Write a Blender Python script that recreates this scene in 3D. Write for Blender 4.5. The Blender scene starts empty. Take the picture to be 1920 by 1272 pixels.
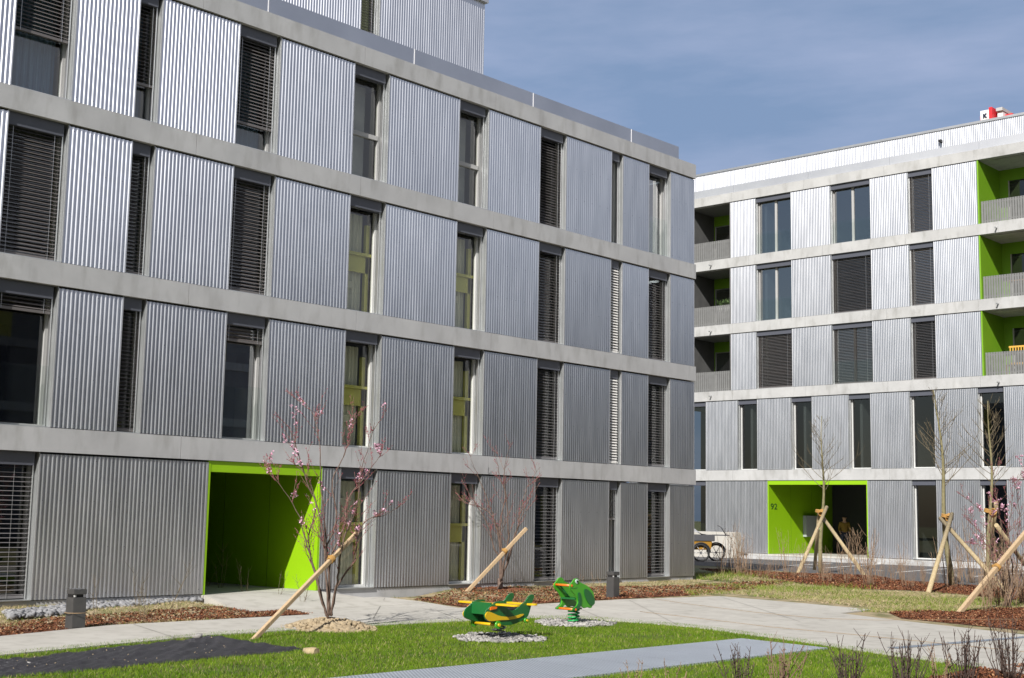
import bpy, bmesh, math, random
import numpy as np
from mathutils import Vector, Matrix

S = bpy.context.scene
COL = S.collection
R = math.radians

# ------------------------------------------------------------------ camera
cam_d = bpy.data.cameras.new('camera')
cam = bpy.data.objects.new('camera', cam_d)
COL.objects.link(cam)
CR = Vector((0.73780908, 0.6747576, 0.01843767))
CU = Vector((0.07531347, -0.10943369, 0.9911368))
CF = Vector((-0.67079479, 0.72988112, 0.13155951))
CP = Vector((0, 0, 1.70))
FPX = 2480.9
cam.matrix_world = Matrix(((CR.x, CU.x, -CF.x, CP.x), (CR.y, CU.y, -CF.y, CP.y), (CR.z, CU.z, -CF.z, CP.z), (0, 0, 0, 1)))
cam_d.sensor_width = 36.0
cam_d.lens = 36.0 * FPX / 1920.0
cam_d.clip_start = 0.1
cam_d.clip_end = 3000
S.camera = cam

# ------------------------------------------------------------------ sky and sun
SUN = Vector((0.513, -1.335, 1.0)).normalized()
EL = math.asin(SUN.z)
AZ = math.atan2(SUN.x, SUN.y)
w = bpy.data.worlds.new('World'); S.world = w; w.use_nodes = True
nt = w.node_tree; nt.nodes.clear()
def wn(t): return nt.nodes.new(t)
sky = wn('ShaderNodeTexSky'); sky.sky_type = 'NISHITA'; sky.sun_disc = False
sky.sun_elevation = EL; sky.sun_rotation = AZ; sky.altitude = 400; sky.air_density = 1.0; sky.dust_density = 2.2; sky.ozone_density = 2.0
tc = wn('ShaderNodeTexCoord'); mp = wn('ShaderNodeMapping'); mp.inputs['Scale'].default_value = (1.2, 3.0, 9.0); mp.inputs['Rotation'].default_value = (0.1, 0.25, 0.6)
nz = wn('ShaderNodeTexNoise'); nz.inputs['Scale'].default_value = 1.6; nz.inputs['Detail'].default_value = 6; nz.inputs['Roughness'].default_value = 0.55
rp = wn('ShaderNodeValToRGB'); rp.color_ramp.elements[0].position = 0.40; rp.color_ramp.elements[1].position = 0.64
rp.color_ramp.elements[0].color = (0, 0, 0, 1); rp.color_ramp.elements[1].color = (1, 1, 1, 1)
mx = wn('ShaderNodeMixRGB')
vc = wn('ShaderNodeMixRGB'); vc.inputs['Color1'].default_value = (3.5, 5.1, 8.1, 1); vc.inputs['Color2'].default_value = (5.7, 6.9, 10.0, 1)
# cirrus veil, shaped to thin towards zenith and south to keep fill light low
sx = wn('ShaderNodeSeparateXYZ'); vn = wn('ShaderNodeMapRange'); vn.interpolation_type = 'SMOOTHSTEP'
vn.inputs['From Min'].default_value = -0.7; vn.inputs['From Max'].default_value = 0.30
vz = wn('ShaderNodeMapRange'); vz.interpolation_type = 'SMOOTHSTEP'; vz.inputs['From Min'].default_value = 0.30; vz.inputs['From Max'].default_value = 0.75
vz.inputs['To Min'].default_value = 1.0; vz.inputs['To Max'].default_value = 0.0
m1_ = wn('ShaderNodeMath'); m1_.operation = 'MULTIPLY'; m2_ = wn('ShaderNodeMath'); m2_.operation = 'MULTIPLY'
bg = wn('ShaderNodeBackground'); bg.inputs['Strength'].default_value = 0.055
ou = wn('ShaderNodeOutputWorld')
L = nt.links.new
L(tc.outputs['Generated'], mp.inputs['Vector']); L(mp.outputs[0], nz.inputs['Vector']); L(nz.outputs['Fac'], rp.inputs[0])
L(tc.outputs['Generated'], sx.inputs[0]); L(sx.outputs['Y'], vn.inputs['Value']); L(sx.outputs['Z'], vz.inputs['Value'])
L(vn.outputs[0], m1_.inputs[0]); L(vz.outputs[0], m1_.inputs[1]); L(m1_.outputs[0], m2_.inputs[0]); m2_.inputs[1].default_value = 0.92; L(rp.outputs[0], vc.inputs['Fac']); 
# whiter haze added in the unseen east to lighten the facade reflections
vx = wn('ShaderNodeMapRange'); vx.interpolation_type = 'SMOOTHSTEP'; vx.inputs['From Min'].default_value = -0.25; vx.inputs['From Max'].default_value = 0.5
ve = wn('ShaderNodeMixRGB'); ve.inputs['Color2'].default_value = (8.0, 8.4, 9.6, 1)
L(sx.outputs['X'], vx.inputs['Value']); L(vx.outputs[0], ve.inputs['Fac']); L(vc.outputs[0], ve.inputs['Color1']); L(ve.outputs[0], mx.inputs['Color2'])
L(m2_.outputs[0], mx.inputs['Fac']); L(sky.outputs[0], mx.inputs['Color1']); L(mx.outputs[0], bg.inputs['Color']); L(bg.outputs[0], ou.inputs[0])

sd = bpy.data.lights.new('sun', 'SUN'); sd.energy = 5.0; sd.angle = R(0.53); sd.color = (1.0, 0.965, 0.925)
so = bpy.data.objects.new('sun', sd); COL.objects.link(so)
so.rotation_euler = SUN.to_track_quat('Z', 'Y').to_euler()
so.location = SUN * 60
S.view_settings.view_transform = 'Standard'; S.view_settings.look = 'None'
S.view_settings.exposure = 0.30; S.view_settings.gamma = 1.0
S.cycles.max_bounces = 8; S.cycles.diffuse_bounces = 2; S.cycles.transparent_max_bounces = 16

# ------------------------------------------------------------------ helpers
def pray(px, py):
    return (CF + CR * ((px - 960) / FPX) - CU * ((py - 636) / FPX))
def G(px, py, z=0.0):
    d = pray(px, py); return CP + d * ((z - CP.z) / d.z)
def AT(px, py, dep):
    return CP + pray(px, py) * dep
def dep_of(p): return (Vector(p) - CP).dot(CF)
def atY(px, py, Y):
    d = pray(px, py); return CP + d * (Y / d.y)

def tag(o, label=None, cat=None, group=None, kind=None):
    if label: o['label'] = label
    if cat: o['category'] = cat
    if group: o['group'] = group
    if kind: o['kind'] = kind
    return o
def empty(name, loc=(0, 0, 0), label=None, cat=None, group=None, rz=0.0):
    o = bpy.data.objects.new(name, None); o.empty_display_size = 0.2
    COL.objects.link(o); o.location = loc; o.rotation_euler = (0, 0, rz)
    return tag(o, label, cat, group)

class MB:
    def __init__(s): s.v = []; s.f = []; s.m = []; s.sm = []
    def quad(s, a, b, c, d, mi=0, sm=False):
        n = len(s.v); s.v += [tuple(a), tuple(b), tuple(c), tuple(d)]; s.f.append((n, n+1, n+2, n+3)); s.m.append(mi); s.sm.append(sm)
    def tri(s, a, b, c, mi=0, sm=False):
        n = len(s.v); s.v += [tuple(a), tuple(b), tuple(c)]; s.f.append((n, n+1, n+2)); s.m.append(mi); s.sm.append(sm)
    def hexa(s, P, mi=0):      # 8 points: bottom 0-3 ccw, top 4-7
        n = len(s.v); s.v += [tuple(p) for p in P]
        a = Vector(P[1]) - Vector(P[0]); b = Vector(P[3]) - Vector(P[0]); c = Vector(P[4]) - Vector(P[0])
        fs = [(0, 3, 2, 1), (4, 5, 6, 7), (0, 1, 5, 4), (1, 2, 6, 5), (2, 3, 7, 6), (3, 0, 4, 7)]
        if a.cross(b).dot(c) < 0: fs = [tuple(reversed(f)) for f in fs]
        for f in fs: s.f.append(tuple(n+i for i in f)); s.m.append(mi); s.sm.append(False)
    def box(s, x0, x1, y0, y1, z0, z1, mi=0):
        s.hexa([(x0,y0,z0),(x1,y0,z0),(x1,y1,z0),(x0,y1,z0),(x0,y0,z1),(x1,y0,z1),(x1,y1,z1),(x0,y1,z1)], mi)
    def tube(s, pts, rad, sides=6, mi=0, cap=True, sm=True):
        pts = [Vector(p) for p in pts]; k = len(pts)
        if not hasattr(rad, '__len__'): rad = [rad] * k
        n0 = len(s.v); up = Vector((0.13, 0.21, 0.97))
        for i, p in enumerate(pts):
            t = (pts[min(i+1, k-1)] - pts[max(i-1, 0)])
            t = t.normalized() if t.length > 1e-9 else Vector((0, 0, 1))
            ref = up if abs(t.dot(up)) < 0.93 else Vector((1, 0.1, 0))
            a = t.cross(ref).normalized(); b = t.cross(a)
            if i and (a.dot(pa) < 0.0): 
                pass
            if i:
                a = (pa - t * pa.dot(t)); a = a.normalized() if a.length > 1e-6 else t.cross(ref).normalized(); b = t.cross(a)
            pa = a
            for j in range(sides):
                an = 2*math.pi*j/sides
                s.v.append(tuple(p + (a*math.cos(an) + b*math.sin(an)) * rad[i]))
        for i in range(k-1):
            for j in range(sides):
                q = (j+1) % sides
                s.f.append((n0+i*sides+j, n0+(i+1)*sides+j, n0+(i+1)*sides+q, n0+i*sides+q)); s.m.append(mi); s.sm.append(sm)
        if cap:
            s.f.append(tuple(n0+j for j in range(sides))); s.m.append(mi); s.sm.append(False)
            s.f.append(tuple(n0+(k-1)*sides+j for j in reversed(range(sides)))); s.m.append(mi); s.sm.append(False)
    def prism(s, poly, ax, off0, off1, mi=0):
        """extrude a 2D polygon; ax maps (a,b,c)->xyz with c from off0 to off1"""
        n = len(poly); n0 = len(s.v)
        s.v += [tuple(ax(a, b, off0)) for a, b in poly] + [tuple(ax(a, b, off1)) for a, b in poly]
        s.f.append(tuple(n0+i for i in reversed(range(n)))); s.f.append(tuple(n0+n+i for i in range(n)))
        s.m += [mi, mi]; s.sm += [False, False]
        for i in range(n):
            j = (i+1) % n
            s.f.append((n0+i, n0+j, n0+n+j, n0+n+i)); s.m.append(mi); s.sm.append(False)
    def build(s, name, mats, parent=None, recalc=False, bevel=0.0):
        me = bpy.data.meshes.new(name); me.from_pydata(s.v, [], s.f)
        if not isinstance(mats, (list, tuple)): mats = [mats]
        for m in mats: me.materials.append(m)
        if len(mats) > 1: me.polygons.foreach_set('material_index', s.m)
        me.polygons.foreach_set('use_smooth', s.sm)
        if recalc or bevel:
            bm = bmesh.new(); bm.from_mesh(me)
            bmesh.ops.remove_doubles(bm, verts=bm.verts, dist=1e-5)
            bmesh.ops.recalc_face_normals(bm, faces=bm.faces)
            if bevel:
                es = [e for e in bm.edges if len(e.link_faces) == 2 and e.calc_face_angle(0) > 0.6]
                bmesh.ops.bevel(bm, geom=es, offset=bevel, segments=2, affect='EDGES', clamp_overlap=True)
            bm.to_mesh(me); bm.free()
        me.update()
        o = bpy.data.objects.new(name, me); COL.objects.link(o)
        if parent is not None: o.parent = parent
        return o

# ------------------------------------------------------------------ materials
def new_mat(name):
    m = bpy.data.materials.new(name); m.use_nodes = True
    return m, m.node_tree, m.node_tree.nodes['Principled BSDF']
def rgb(c): return (c[0], c[1], c[2], 1)
def mat(name, c1, c2=None, scale=5.0, rough=0.6, metal=0.0, bump=0.0, bscale=None, detail=6, spec=0.5, lo=0.3, hi=0.7, stretch=None, coat=0.0):
    m, t, p = new_mat(name)
    p.inputs['Roughness'].default_value = rough; p.inputs['Metallic'].default_value = metal
    p.inputs['Specular IOR Level'].default_value = spec
    if coat: p.inputs['Coat Weight'].default_value = coat; p.inputs['Coat Roughness'].default_value = 0.15
    co = t.nodes.new('ShaderNodeTexCoord'); src = co.outputs['Object']
    if stretch:
        mp_ = t.nodes.new('ShaderNodeMapping'); mp_.inputs['Scale'].default_value = stretch
        t.links.new(src, mp_.inputs[0]); src = mp_.outputs[0]
    if c2 is None: p.inputs['Base Color'].default_value = rgb(c1)
    else:
        n = t.nodes.new('ShaderNodeTexNoise'); n.inputs['Scale'].default_value = scale; n.inputs['Detail'].default_value = detail
        r = t.nodes.new('ShaderNodeValToRGB'); r.color_ramp.elements[0].color = rgb(c1); r.color_ramp.elements[1].color = rgb(c2)
        r.color_ramp.elements[0].position = lo; r.color_ramp.elements[1].position = hi
        t.links.new(src, n.inputs['Vector']); t.links.new(n.outputs['Fac'], r.inputs[0]); t.links.new(r.outputs[0], p.inputs['Base Color'])
    if bump:
        b = t.nodes.new('ShaderNodeTexNoise'); b.inputs['Scale'].default_value = bscale or scale*4; b.inputs['Detail'].default_value = 5
        bn = t.nodes.new('ShaderNodeBump'); bn.inputs['Strength'].default_value = bump; bn.inputs['Distance'].default_value = 0.02
        t.links.new(src, b.inputs['Vector']); t.links.new(b.outputs['Fac'], bn.inputs['Height']); t.links.new(bn.outputs[0], p.inputs['Normal'])
    return m

def metal_sheet(name, c1, c2, rough=(0.30, 0.45), dent=0.06):
    """weathered bare aluminium: patchy roughness, slight oil-canning, streaks running down"""
    m, t, p = new_mat(name); p.inputs['Metallic'].default_value = 1.0
    co = t.nodes.new('ShaderNodeTexCoord')
    mp_ = t.nodes.new('ShaderNodeMapping'); mp_.inputs['Scale'].default_value = (3.0, 3.0, 0.5)
    t.links.new(co.outputs['Object'], mp_.inputs[0])
    n = t.nodes.new('ShaderNodeTexNoise'); n.inputs['Scale'].default_value = 1.5; n.inputs['Detail'].default_value = 7
    t.links.new(mp_.outputs[0], n.inputs['Vector'])
    r = t.nodes.new('ShaderNodeValToRGB'); r.color_ramp.elements[0].color = rgb(c1); r.color_ramp.elements[1].color = rgb(c2)
    r.color_ramp.elements[0].position = 0.3; r.color_ramp.elements[1].position = 0.7
    t.links.new(n.outputs['Fac'], r.inputs[0])
    oi = t.nodes.new('ShaderNodeObjectInfo'); ov = t.nodes.new('ShaderNodeMapRange'); ov.inputs['To Min'].default_value = 0.90; ov.inputs['To Max'].default_value = 1.06
    hs = t.nodes.new('ShaderNodeMixRGB'); hs.blend_type = 'MULTIPLY'; hs.inputs[0].default_value = 1.0
    t.links.new(oi.outputs['Random'], ov.inputs['Value']); t.links.new(r.outputs[0], hs.inputs[1]); t.links.new(ov.outputs[0], hs.inputs[2]); t.links.new(hs.outputs[0], p.inputs['Base Color'])
    mr = t.nodes.new('ShaderNodeMapRange'); mr.inputs['To Min'].default_value = rough[0]; mr.inputs['To Max'].default_value = rough[1]
    t.links.new(n.outputs['Fac'], mr.inputs['Value']); t.links.new(mr.outputs[0], p.inputs['Roughness'])
    n2 = t.nodes.new('ShaderNodeTexNoise'); n2.inputs['Scale'].default_value = 2.2; n2.inputs['Detail'].default_value = 2
    t.links.new(co.outputs['Object'], n2.inputs['Vector'])
    bn = t.nodes.new('ShaderNodeBump'); bn.inputs['Strength'].default_value = dent; bn.inputs['Distance'].default_value = 0.03
    t.links.new(n2.outputs['Fac'], bn.inputs['Height']); t.links.new(bn.outputs[0], p.inputs['Normal'])
    return m

def concrete(name, c1, c2, seed=0.0):
    m, t, p = new_mat(name); p.inputs['Roughness'].default_value = 0.85; p.inputs['Specular IOR Level'].default_value = 0.25
    co = t.nodes.new('ShaderNodeTexCoord')
    a = t.nodes.new('ShaderNodeTexNoise'); a.inputs['Scale'].default_value = 0.9; a.inputs['Detail'].default_value = 8; a.inputs['Roughness'].default_value = 0.6
    mp_ = t.nodes.new('ShaderNodeMapping'); mp_.inputs['Location'].default_value = (seed, seed*2, seed); mp_.inputs['Scale'].default_value = (1, 1, 1.0)
    t.links.new(co.outputs['Object'], mp_.inputs[0]); t.links.new(mp_.outputs[0], a.inputs['Vector'])
    r = t.nodes.new('ShaderNodeValToRGB'); r.color_ramp.elements[0].color = rgb(c1); r.color_ramp.elements[1].color = rgb(c2)
    r.color_ramp.elements[0].position = 0.33; r.color_ramp.elements[1].position = 0.68
    t.links.new(a.outputs['Fac'], r.inputs[0])
    # faint run-off streaks
    mp2 = t.nodes.new('ShaderNodeMapping'); mp2.inputs['Scale'].default_value = (1.6, 1.6, 0.5); mp2.inputs['Rotation'].default_value = (0.35, 0.3, 0)
    t.links.new(co.outputs['Object'], mp2.inputs[0])
    s = t.nodes.new('ShaderNodeTexNoise'); s.inputs['Scale'].default_value = 2.6; s.inputs['Detail'].default_value = 6
    t.links.new(mp2.outputs[0], s.inputs['Vector'])
    rs = t.nodes.new('ShaderNodeValToRGB'); rs.color_ramp.elements[0].position = 0.28; rs.color_ramp.elements[1].position = 0.5
    rs.color_ramp.elements[0].color = (0.80, 0.795, 0.78, 1); rs.color_ramp.elements[1].color = (1, 1, 1, 1)
    t.links.new(s.outputs['Fac'], rs.inputs[0])
    # pores
    v = t.nodes.new('ShaderNodeTexVoronoi'); v.inputs['Scale'].default_value = 14
    t.links.new(co.outputs['Object'], v.inputs['Vector'])
    rv = t.nodes.new('ShaderNodeValToRGB'); rv.color_ramp.elements[0].position = 0.03; rv.color_ramp.elements[1].position = 0.07
    rv.color_ramp.elements[0].color = (0.75, 0.75, 0.75, 1); rv.color_ramp.elements[1].color = (1, 1, 1, 1)
    t.links.new(v.outputs['Distance'], rv.inputs[0])
    m1 = t.nodes.new('ShaderNodeMixRGB'); m1.blend_type = 'MULTIPLY'; m1.inputs[0].default_value = 1
    m2 = t.nodes.new('ShaderNodeMixRGB'); m2.blend_type = 'MULTIPLY'; m2.inputs[0].default_value = 0.6
    t.links.new(r.outputs[0], m1.inputs[1]); t.links.new(rs.outputs[0], m1.inputs[2]); t.links.new(m1.outputs[0], m2.inputs[1]); t.links.new(rv.outputs[0], m2.inputs[2])
    t.links.new(m2.outputs[0], p.inputs['Base Color'])
    b = t.nodes.new('ShaderNodeBump'); b.inputs['Strength'].default_value = 0.15; b.inputs['Distance'].default_value = 0.01
    f = t.nodes.new('ShaderNodeTexNoise'); f.inputs['Scale'].default_value = 40
    t.links.new(co.outputs['Object'], f.inputs['Vector']); t.links.new(f.outputs['Fac'], b.inputs['Height']); t.links.new(b.outputs[0], p.inputs['Normal'])
    return m

def glass(name, tint, base_refl=0.10, wob=0.0):
    m = bpy.data.materials.new(name); m.use_nodes = True; t = m.node_tree; t.nodes.clear()
    o = t.nodes.new('ShaderNodeOutputMaterial'); mix = t.nodes.new('ShaderNodeMixShader')
    tr = t.nodes.new('ShaderNodeBsdfTransparent'); tr.inputs[0].default_value = rgb(tint)
    gl = t.nodes.new('ShaderNodeBsdfGlossy'); gl.inputs['Roughness'].default_value = 0.01
    fr = t.nodes.new('ShaderNodeFresnel'); fr.inputs['IOR'].default_value = 1.6
    mr = t.nodes.new('ShaderNodeMapRange'); mr.inputs['To Min'].default_value = base_refl; mr.inputs['To Max'].default_value = 1.0
    ge = t.nodes.new('ShaderNodeNewGeometry'); iv = t.nodes.new('ShaderNodeMath'); iv.operation = 'SUBTRACT'; iv.inputs[0].default_value = 1.0; t.links.new(ge.outputs['Backfacing'], iv.inputs[1])
    mm = t.nodes.new('ShaderNodeMath'); mm.operation = 'MULTIPLY'      # reflect on the outer skin only, once
    t.links.new(fr.outputs[0], mr.inputs['Value']); t.links.new(mr.outputs[0], mm.inputs[0]); t.links.new(iv.outputs[0], mm.inputs[1]); t.links.new(mm.outputs[0], mix.inputs[0])
    t.links.new(tr.outputs[0], mix.inputs[1]); t.links.new(gl.outputs[0], mix.inputs[2]); t.links.new(mix.outputs[0], o.inputs[0])
    if wob:
        co = t.nodes.new('ShaderNodeTexCoord'); n = t.nodes.new('ShaderNodeTexNoise'); n.inputs['Scale'].default_value = 0.9; n.inputs['Detail'].default_value = 1
        b = t.nodes.new('ShaderNodeBump'); b.inputs['Strength'].default_value = wob; b.inputs['Distance'].default_value = 0.02
        t.links.new(co.outputs['Object'], n.inputs['Vector']); t.links.new(n.outputs['Fac'], b.inputs['Height']); t.links.new(b.outputs[0], gl.inputs['Normal'])
    return m

M = {}
M['alu'] = metal_sheet('corrugated_aluminium', (0.59, 0.60, 0.64), (0.69, 0.70, 0.74), (0.28, 0.34))
M['alu_b'] = metal_sheet('corrugated_aluminium_bright', (0.65, 0.66, 0.69), (0.75, 0.76, 0.79), (0.29, 0.34), 0.015)
M['trim'] = mat('aluminium_trim', (0.62, 0.62, 0.62), (0.7, 0.7, 0.7), 3, rough=0.42, metal=0.9)
M['reveal'] = mat('reveal_sheet', (0.50, 0.52, 0.52), (0.60, 0.62, 0.62), 2, rough=0.38, metal=0.75)
M['flash'] = mat('zinc_flashing', (0.40, 0.42, 0.47), (0.48, 0.50, 0.55), 0.8, rough=0.36, metal=0.9)
M['flash_b'] = mat('bright_flashing', (0.60, 0.61, 0.64), (0.68, 0.69, 0.71), 0.8, rough=0.5, metal=0.8)
M['shade_wall'] = mat('loggia_shade_grey', (0.09, 0.09, 0.088), (0.12, 0.12, 0.117), 2, rough=0.8)  # loggia shade is put into the wall colour
M['conc'] = concrete('band_concrete', (0.39, 0.392, 0.395), (0.48, 0.483, 0.485))
M['concb'] = concrete('band_concrete_pale', (0.39, 0.39, 0.382), (0.48, 0.48, 0.47), 3.0)
M['path'] = concrete('path_concrete', (0.44, 0.42, 0.375), (0.52, 0.50, 0.45), 7.0)
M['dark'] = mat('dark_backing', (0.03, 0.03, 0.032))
M['headbox'] = mat('headbox_grey', (0.085, 0.09, 0.11), rough=0.4, spec=0.5)
M['slat'] = mat('blind_slat', (0.17, 0.155, 0.15), rough=0.38, metal=0.3)
M['slat_open'] = mat('blind_slat_pale', (0.25, 0.24, 0.24), rough=0.4, metal=0.3)
M['slat_light'] = mat('blind_slat_cream', (0.72, 0.70, 0.66), rough=0.5)
M['frame'] = mat('window_frame_grey', (0.40, 0.395, 0.385), rough=0.45)
M['frame_l'] = mat('window_frame_pale', (0.55, 0.55, 0.53), rough=0.4)
M['yg'] = mat('yellow_green_frame', (0.50, 0.48, 0.11), rough=0.5)
M['curtain'] = mat('pale_curtain', (0.78, 0.76, 0.63), (0.52, 0.51, 0.40), 1.6, rough=0.9, stretch=(14, 14, 0.4))
M['curtain_b'] = mat('sky_reflection_curtain', (0.30, 0.40, 0.60), (0.18, 0.26, 0.42), 3, rough=0.9, stretch=(14, 14, 0.4))  # mirrored blue of the sky put into the curtain colour
M['glass'] = glass('window_glass', (0.80, 0.84, 0.82), 0.09, 0.02)
M['glass_y'] = glass('clear_window_glass', (0.95, 0.96, 0.93), 0.06, 0.02)
M['glass_b'] = glass('window_glass_mirror', (0.6, 0.65, 0.68), 0.40, 0.015)
M['glass_d'] = glass('window_glass_dark', (0.55, 0.58, 0.58), 0.07, 0.02)
M['balu'] = glass('balustrade_glass', (0.96, 0.98, 0.97), 0.01)
M['screen'] = mat('grey_screen', (0.26, 0.27, 0.29), (0.42, 0.42, 0.42), 1.2, rough=0.8)
M['stair'] = mat('stair_plaster', (0.50, 0.49, 0.38), (0.62, 0.60, 0.50), 1.5, rough=0.9)
M['room'] = mat('room_plaster', (0.30, 0.29, 0.27), (0.36, 0.35, 0.33), 1, rough=0.9)
M['roomfloor'] = mat('room_floor', (0.20, 0.16, 0.12), rough=0.6)
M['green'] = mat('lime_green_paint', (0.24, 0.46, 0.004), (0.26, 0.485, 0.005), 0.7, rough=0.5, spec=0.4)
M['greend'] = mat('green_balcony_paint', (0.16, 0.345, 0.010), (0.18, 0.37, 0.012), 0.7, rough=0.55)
M['rail'] = mat('railing_grey', (0.19, 0.19, 0.185), (0.22, 0.22, 0.215), 6, rough=0.5, metal=0.2)
M['bollard'] = mat('bollard_anthracite', (0.075, 0.075, 0.075), (0.095, 0.093, 0.09), 8, rough=0.5, metal=0.3)
M['lens'] = mat('bollard_lens', (0.6, 0.6, 0.58), rough=0.2)
M['asphalt'] = mat('asphalt', (0.075, 0.072, 0.072), (0.11, 0.106, 0.104), 3, rough=0.9, bump=0.3, bscale=120)
M['white'] = mat('road_paint', (0.75, 0.75, 0.73), (0.55, 0.55, 0.53), 9, rough=0.7)
M['wood'] = mat('pine_wood', (0.42, 0.30, 0.17), (0.54, 0.40, 0.25), 4, rough=0.75, stretch=(9, 9, 1.0), bump=0.2, bscale=12)
M['pole'] = mat('stake_wood', (0.36, 0.28, 0.15), (0.50, 0.40, 0.24), 5, rough=0.8, stretch=(4, 4, 1), bump=0.25, bscale=14)
M['rope'] = mat('coconut_rope', (0.36, 0.19, 0.05), (0.45, 0.26, 0.08), 30, rough=0.95)
M['string'] = mat('string_line', (0.30, 0.21, 0.12), rough=0.9)
M['bark'] = mat('cherry_bark', (0.10, 0.065, 0.05), (0.20, 0.14, 0.11), 14, rough=0.85, bump=0.3, bscale=60)
M['barkg'] = mat('young_bark', (0.17, 0.15, 0.07), (0.27, 0.24, 0.13), 14, rough=0.85)
M['twig'] = mat('red_twig', (0.17, 0.095, 0.07), (0.25, 0.16, 0.11), 10, rough=0.85)
M['dry'] = mat('dry_twig', (0.20, 0.125, 0.075), (0.34, 0.24, 0.155), 10, rough=0.9)
M['darkstem'] = mat('dark_shrub_stem', (0.045, 0.030, 0.026), (0.10, 0.065, 0.05), 9, rough=0.8)
M['petal'] = mat('pink_petal', (0.70, 0.36, 0.50), (0.86, 0.62, 0.72), 40, rough=0.7)
M['bud'] = mat('red_bud', (0.35, 0.08, 0.12), rough=0.7)
M['stone'] = mat('river_pebble', (0.16, 0.155, 0.145), (0.46, 0.44, 0.41), 9, rough=0.75, detail=2)
M['stoneg'] = mat('grey_pebble', (0.15, 0.15, 0.155), (0.34, 0.34, 0.345), 9, rough=0.8, detail=2)
M['mulch'] = mat('bark_mulch', (0.09, 0.030, 0.012), (0.20, 0.075, 0.03), 30, rough=0.95, bump=0.8, bscale=60)
M['chip1'] = mat('bark_chip', (0.15, 0.048, 0.018), (0.27, 0.10, 0.04), 3, rough=0.9)
M['chip2'] = mat('bark_chip_pale', (0.36, 0.19, 0.09), (0.42, 0.25, 0.13), 3, rough=0.9)
M['chip3'] = mat('bark_chip_dark', (0.06, 0.022, 0.012), (0.10, 0.036, 0.018), 3, rough=0.9)
M['soil'] = mat('dry_soil', (0.30, 0.23, 0.14), (0.42, 0.34, 0.22), 7, rough=0.95, bump=0.6, bscale=25)
M['grass1'] = mat('grass_blade', (0.062, 0.135, 0.005), (0.125, 0.215, 0.009), 0.9, rough=0.7, spec=0.12)
M['grass2'] = mat('grass_blade_light', (0.11, 0.19, 0.012), (0.20, 0.25, 0.03), 0.9, rough=0.7, spec=0.12)
M['grass3'] = mat('dry_grass_blade', (0.30, 0.26, 0.10), (0.38, 0.32, 0.15), 3, rough=0.8)
M['lawnbase'] = mat('lawn_soil', (0.06, 0.09, 0.014), (0.12, 0.125, 0.03), 3, rough=0.95, bump=0.5, bscale=40)
M['roughground'] = mat('rough_ground', (0.36, 0.285, 0.17), (0.16, 0.15, 0.055), 2.2, rough=0.95, bump=0.9, bscale=16, lo=0.44, hi=0.58)
M['fabric'] = mat('black_geotextile', (0.016, 0.015, 0.019), (0.026, 0.025, 0.029), 4, rough=0.62, bump=0.2, bscale=200, spec=0.4)
M['ground'] = mat('field_ground', (0.10, 0.14, 0.03), (0.22, 0.18, 0.09), 0.5, rough=0.95)
# perforated steel grating
def grating():
    m, t, p = new_mat('steel_grating'); p.inputs['Metallic'].default_value = 0.55; p.inputs['Roughness'].default_value = 0.5
    co = t.nodes.new('ShaderNodeTexCoord'); v = t.nodes.new('ShaderNodeTexVoronoi'); v.inputs['Scale'].default_value = 26; v.inputs['Randomness'].default_value = 0.0
    mp_ = t.nodes.new('ShaderNodeMapping'); mp_.inputs['Rotation'].default_value = (0, 0, R(36)); mp_.inputs['Scale'].default_value = (1, 1, 0.001)
    t.links.new(co.outputs['Object'], mp_.inputs[0]); t.links.new(mp_.outputs[0], v.inputs['Vector'])
    r = t.nodes.new('ShaderNodeValToRGB'); r.color_ramp.elements[0].position = 0.30; r.color_ramp.elements[1].position = 0.36
    r.color_ramp.elements[0].color = (0.27, 0.30, 0.335, 1); r.color_ramp.elements[1].color = (0.60, 0.645, 0.70, 1)
    t.links.new(v.outputs['Distance'], r.inputs[0])
    n = t.nodes.new('ShaderNodeTexNoise'); n.inputs['Scale'].default_value = 1.2; t.links.new(co.outputs['Object'], n.inputs['Vector'])
    mr = t.nodes.new('ShaderNodeMapRange'); mr.inputs['To Min'].default_value = 0.85; mr.inputs['To Max'].default_value = 1.12; t.links.new(n.outputs['Fac'], mr.inputs['Value'])
    mu = t.nodes.new('ShaderNodeMixRGB'); mu.blend_type = 'MULTIPLY'; mu.inputs[0].default_value = 1
    t.links.new(r.outputs[0], mu.inputs[1]); t.links.new(mr.outputs[0], mu.inputs[2]); t.links.new(mu.outputs[0], p.inputs['Base Color'])
    return m
M['grating'] = grating()
M['pgreen'] = mat('rider_dark_green', (0.012, 0.13, 0.03), rough=0.35, coat=0.3)
M['fgreen'] = mat('rider_light_green', (0.07, 0.36, 0.02), rough=0.35, coat=0.3)
M['yellow'] = mat('rider_yellow', (0.75, 0.47, 0.01), rough=0.35, coat=0.3)
M['orange'] = mat('rider_orange', (0.80, 0.17, 0.01), rough=0.35, coat=0.3)
M['steel'] = mat('spring_steel', (0.35, 0.35, 0.36), rough=0.35, metal=0.9)
M['springg'] = mat('spring_green', (0.02, 0.33, 0.08), rough=0.4)
M['black'] = mat('black_plastic', (0.016, 0.016, 0.017), rough=0.5)
M['eye'] = mat('eye_white', (0.65, 0.75, 0.72), rough=0.3)
M['tyre'] = mat('tyre_rubber', (0.02, 0.02, 0.02), rough=0.8)
M['tyellow'] = mat('trailer_yellow', (0.30, 0.15, 0.008), rough=0.5)
M['tgrey'] = mat('trailer_box_grey', (0.06, 0.06, 0.065), rough=0.6)
M['tarp'] = mat('grey_tarp', (0.45, 0.45, 0.46), (0.3, 0.3, 0.31), 6, rough=0.7)
M['red'] = mat('sign_red', (0.65, 0.02, 0.03), rough=0.5)
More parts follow.
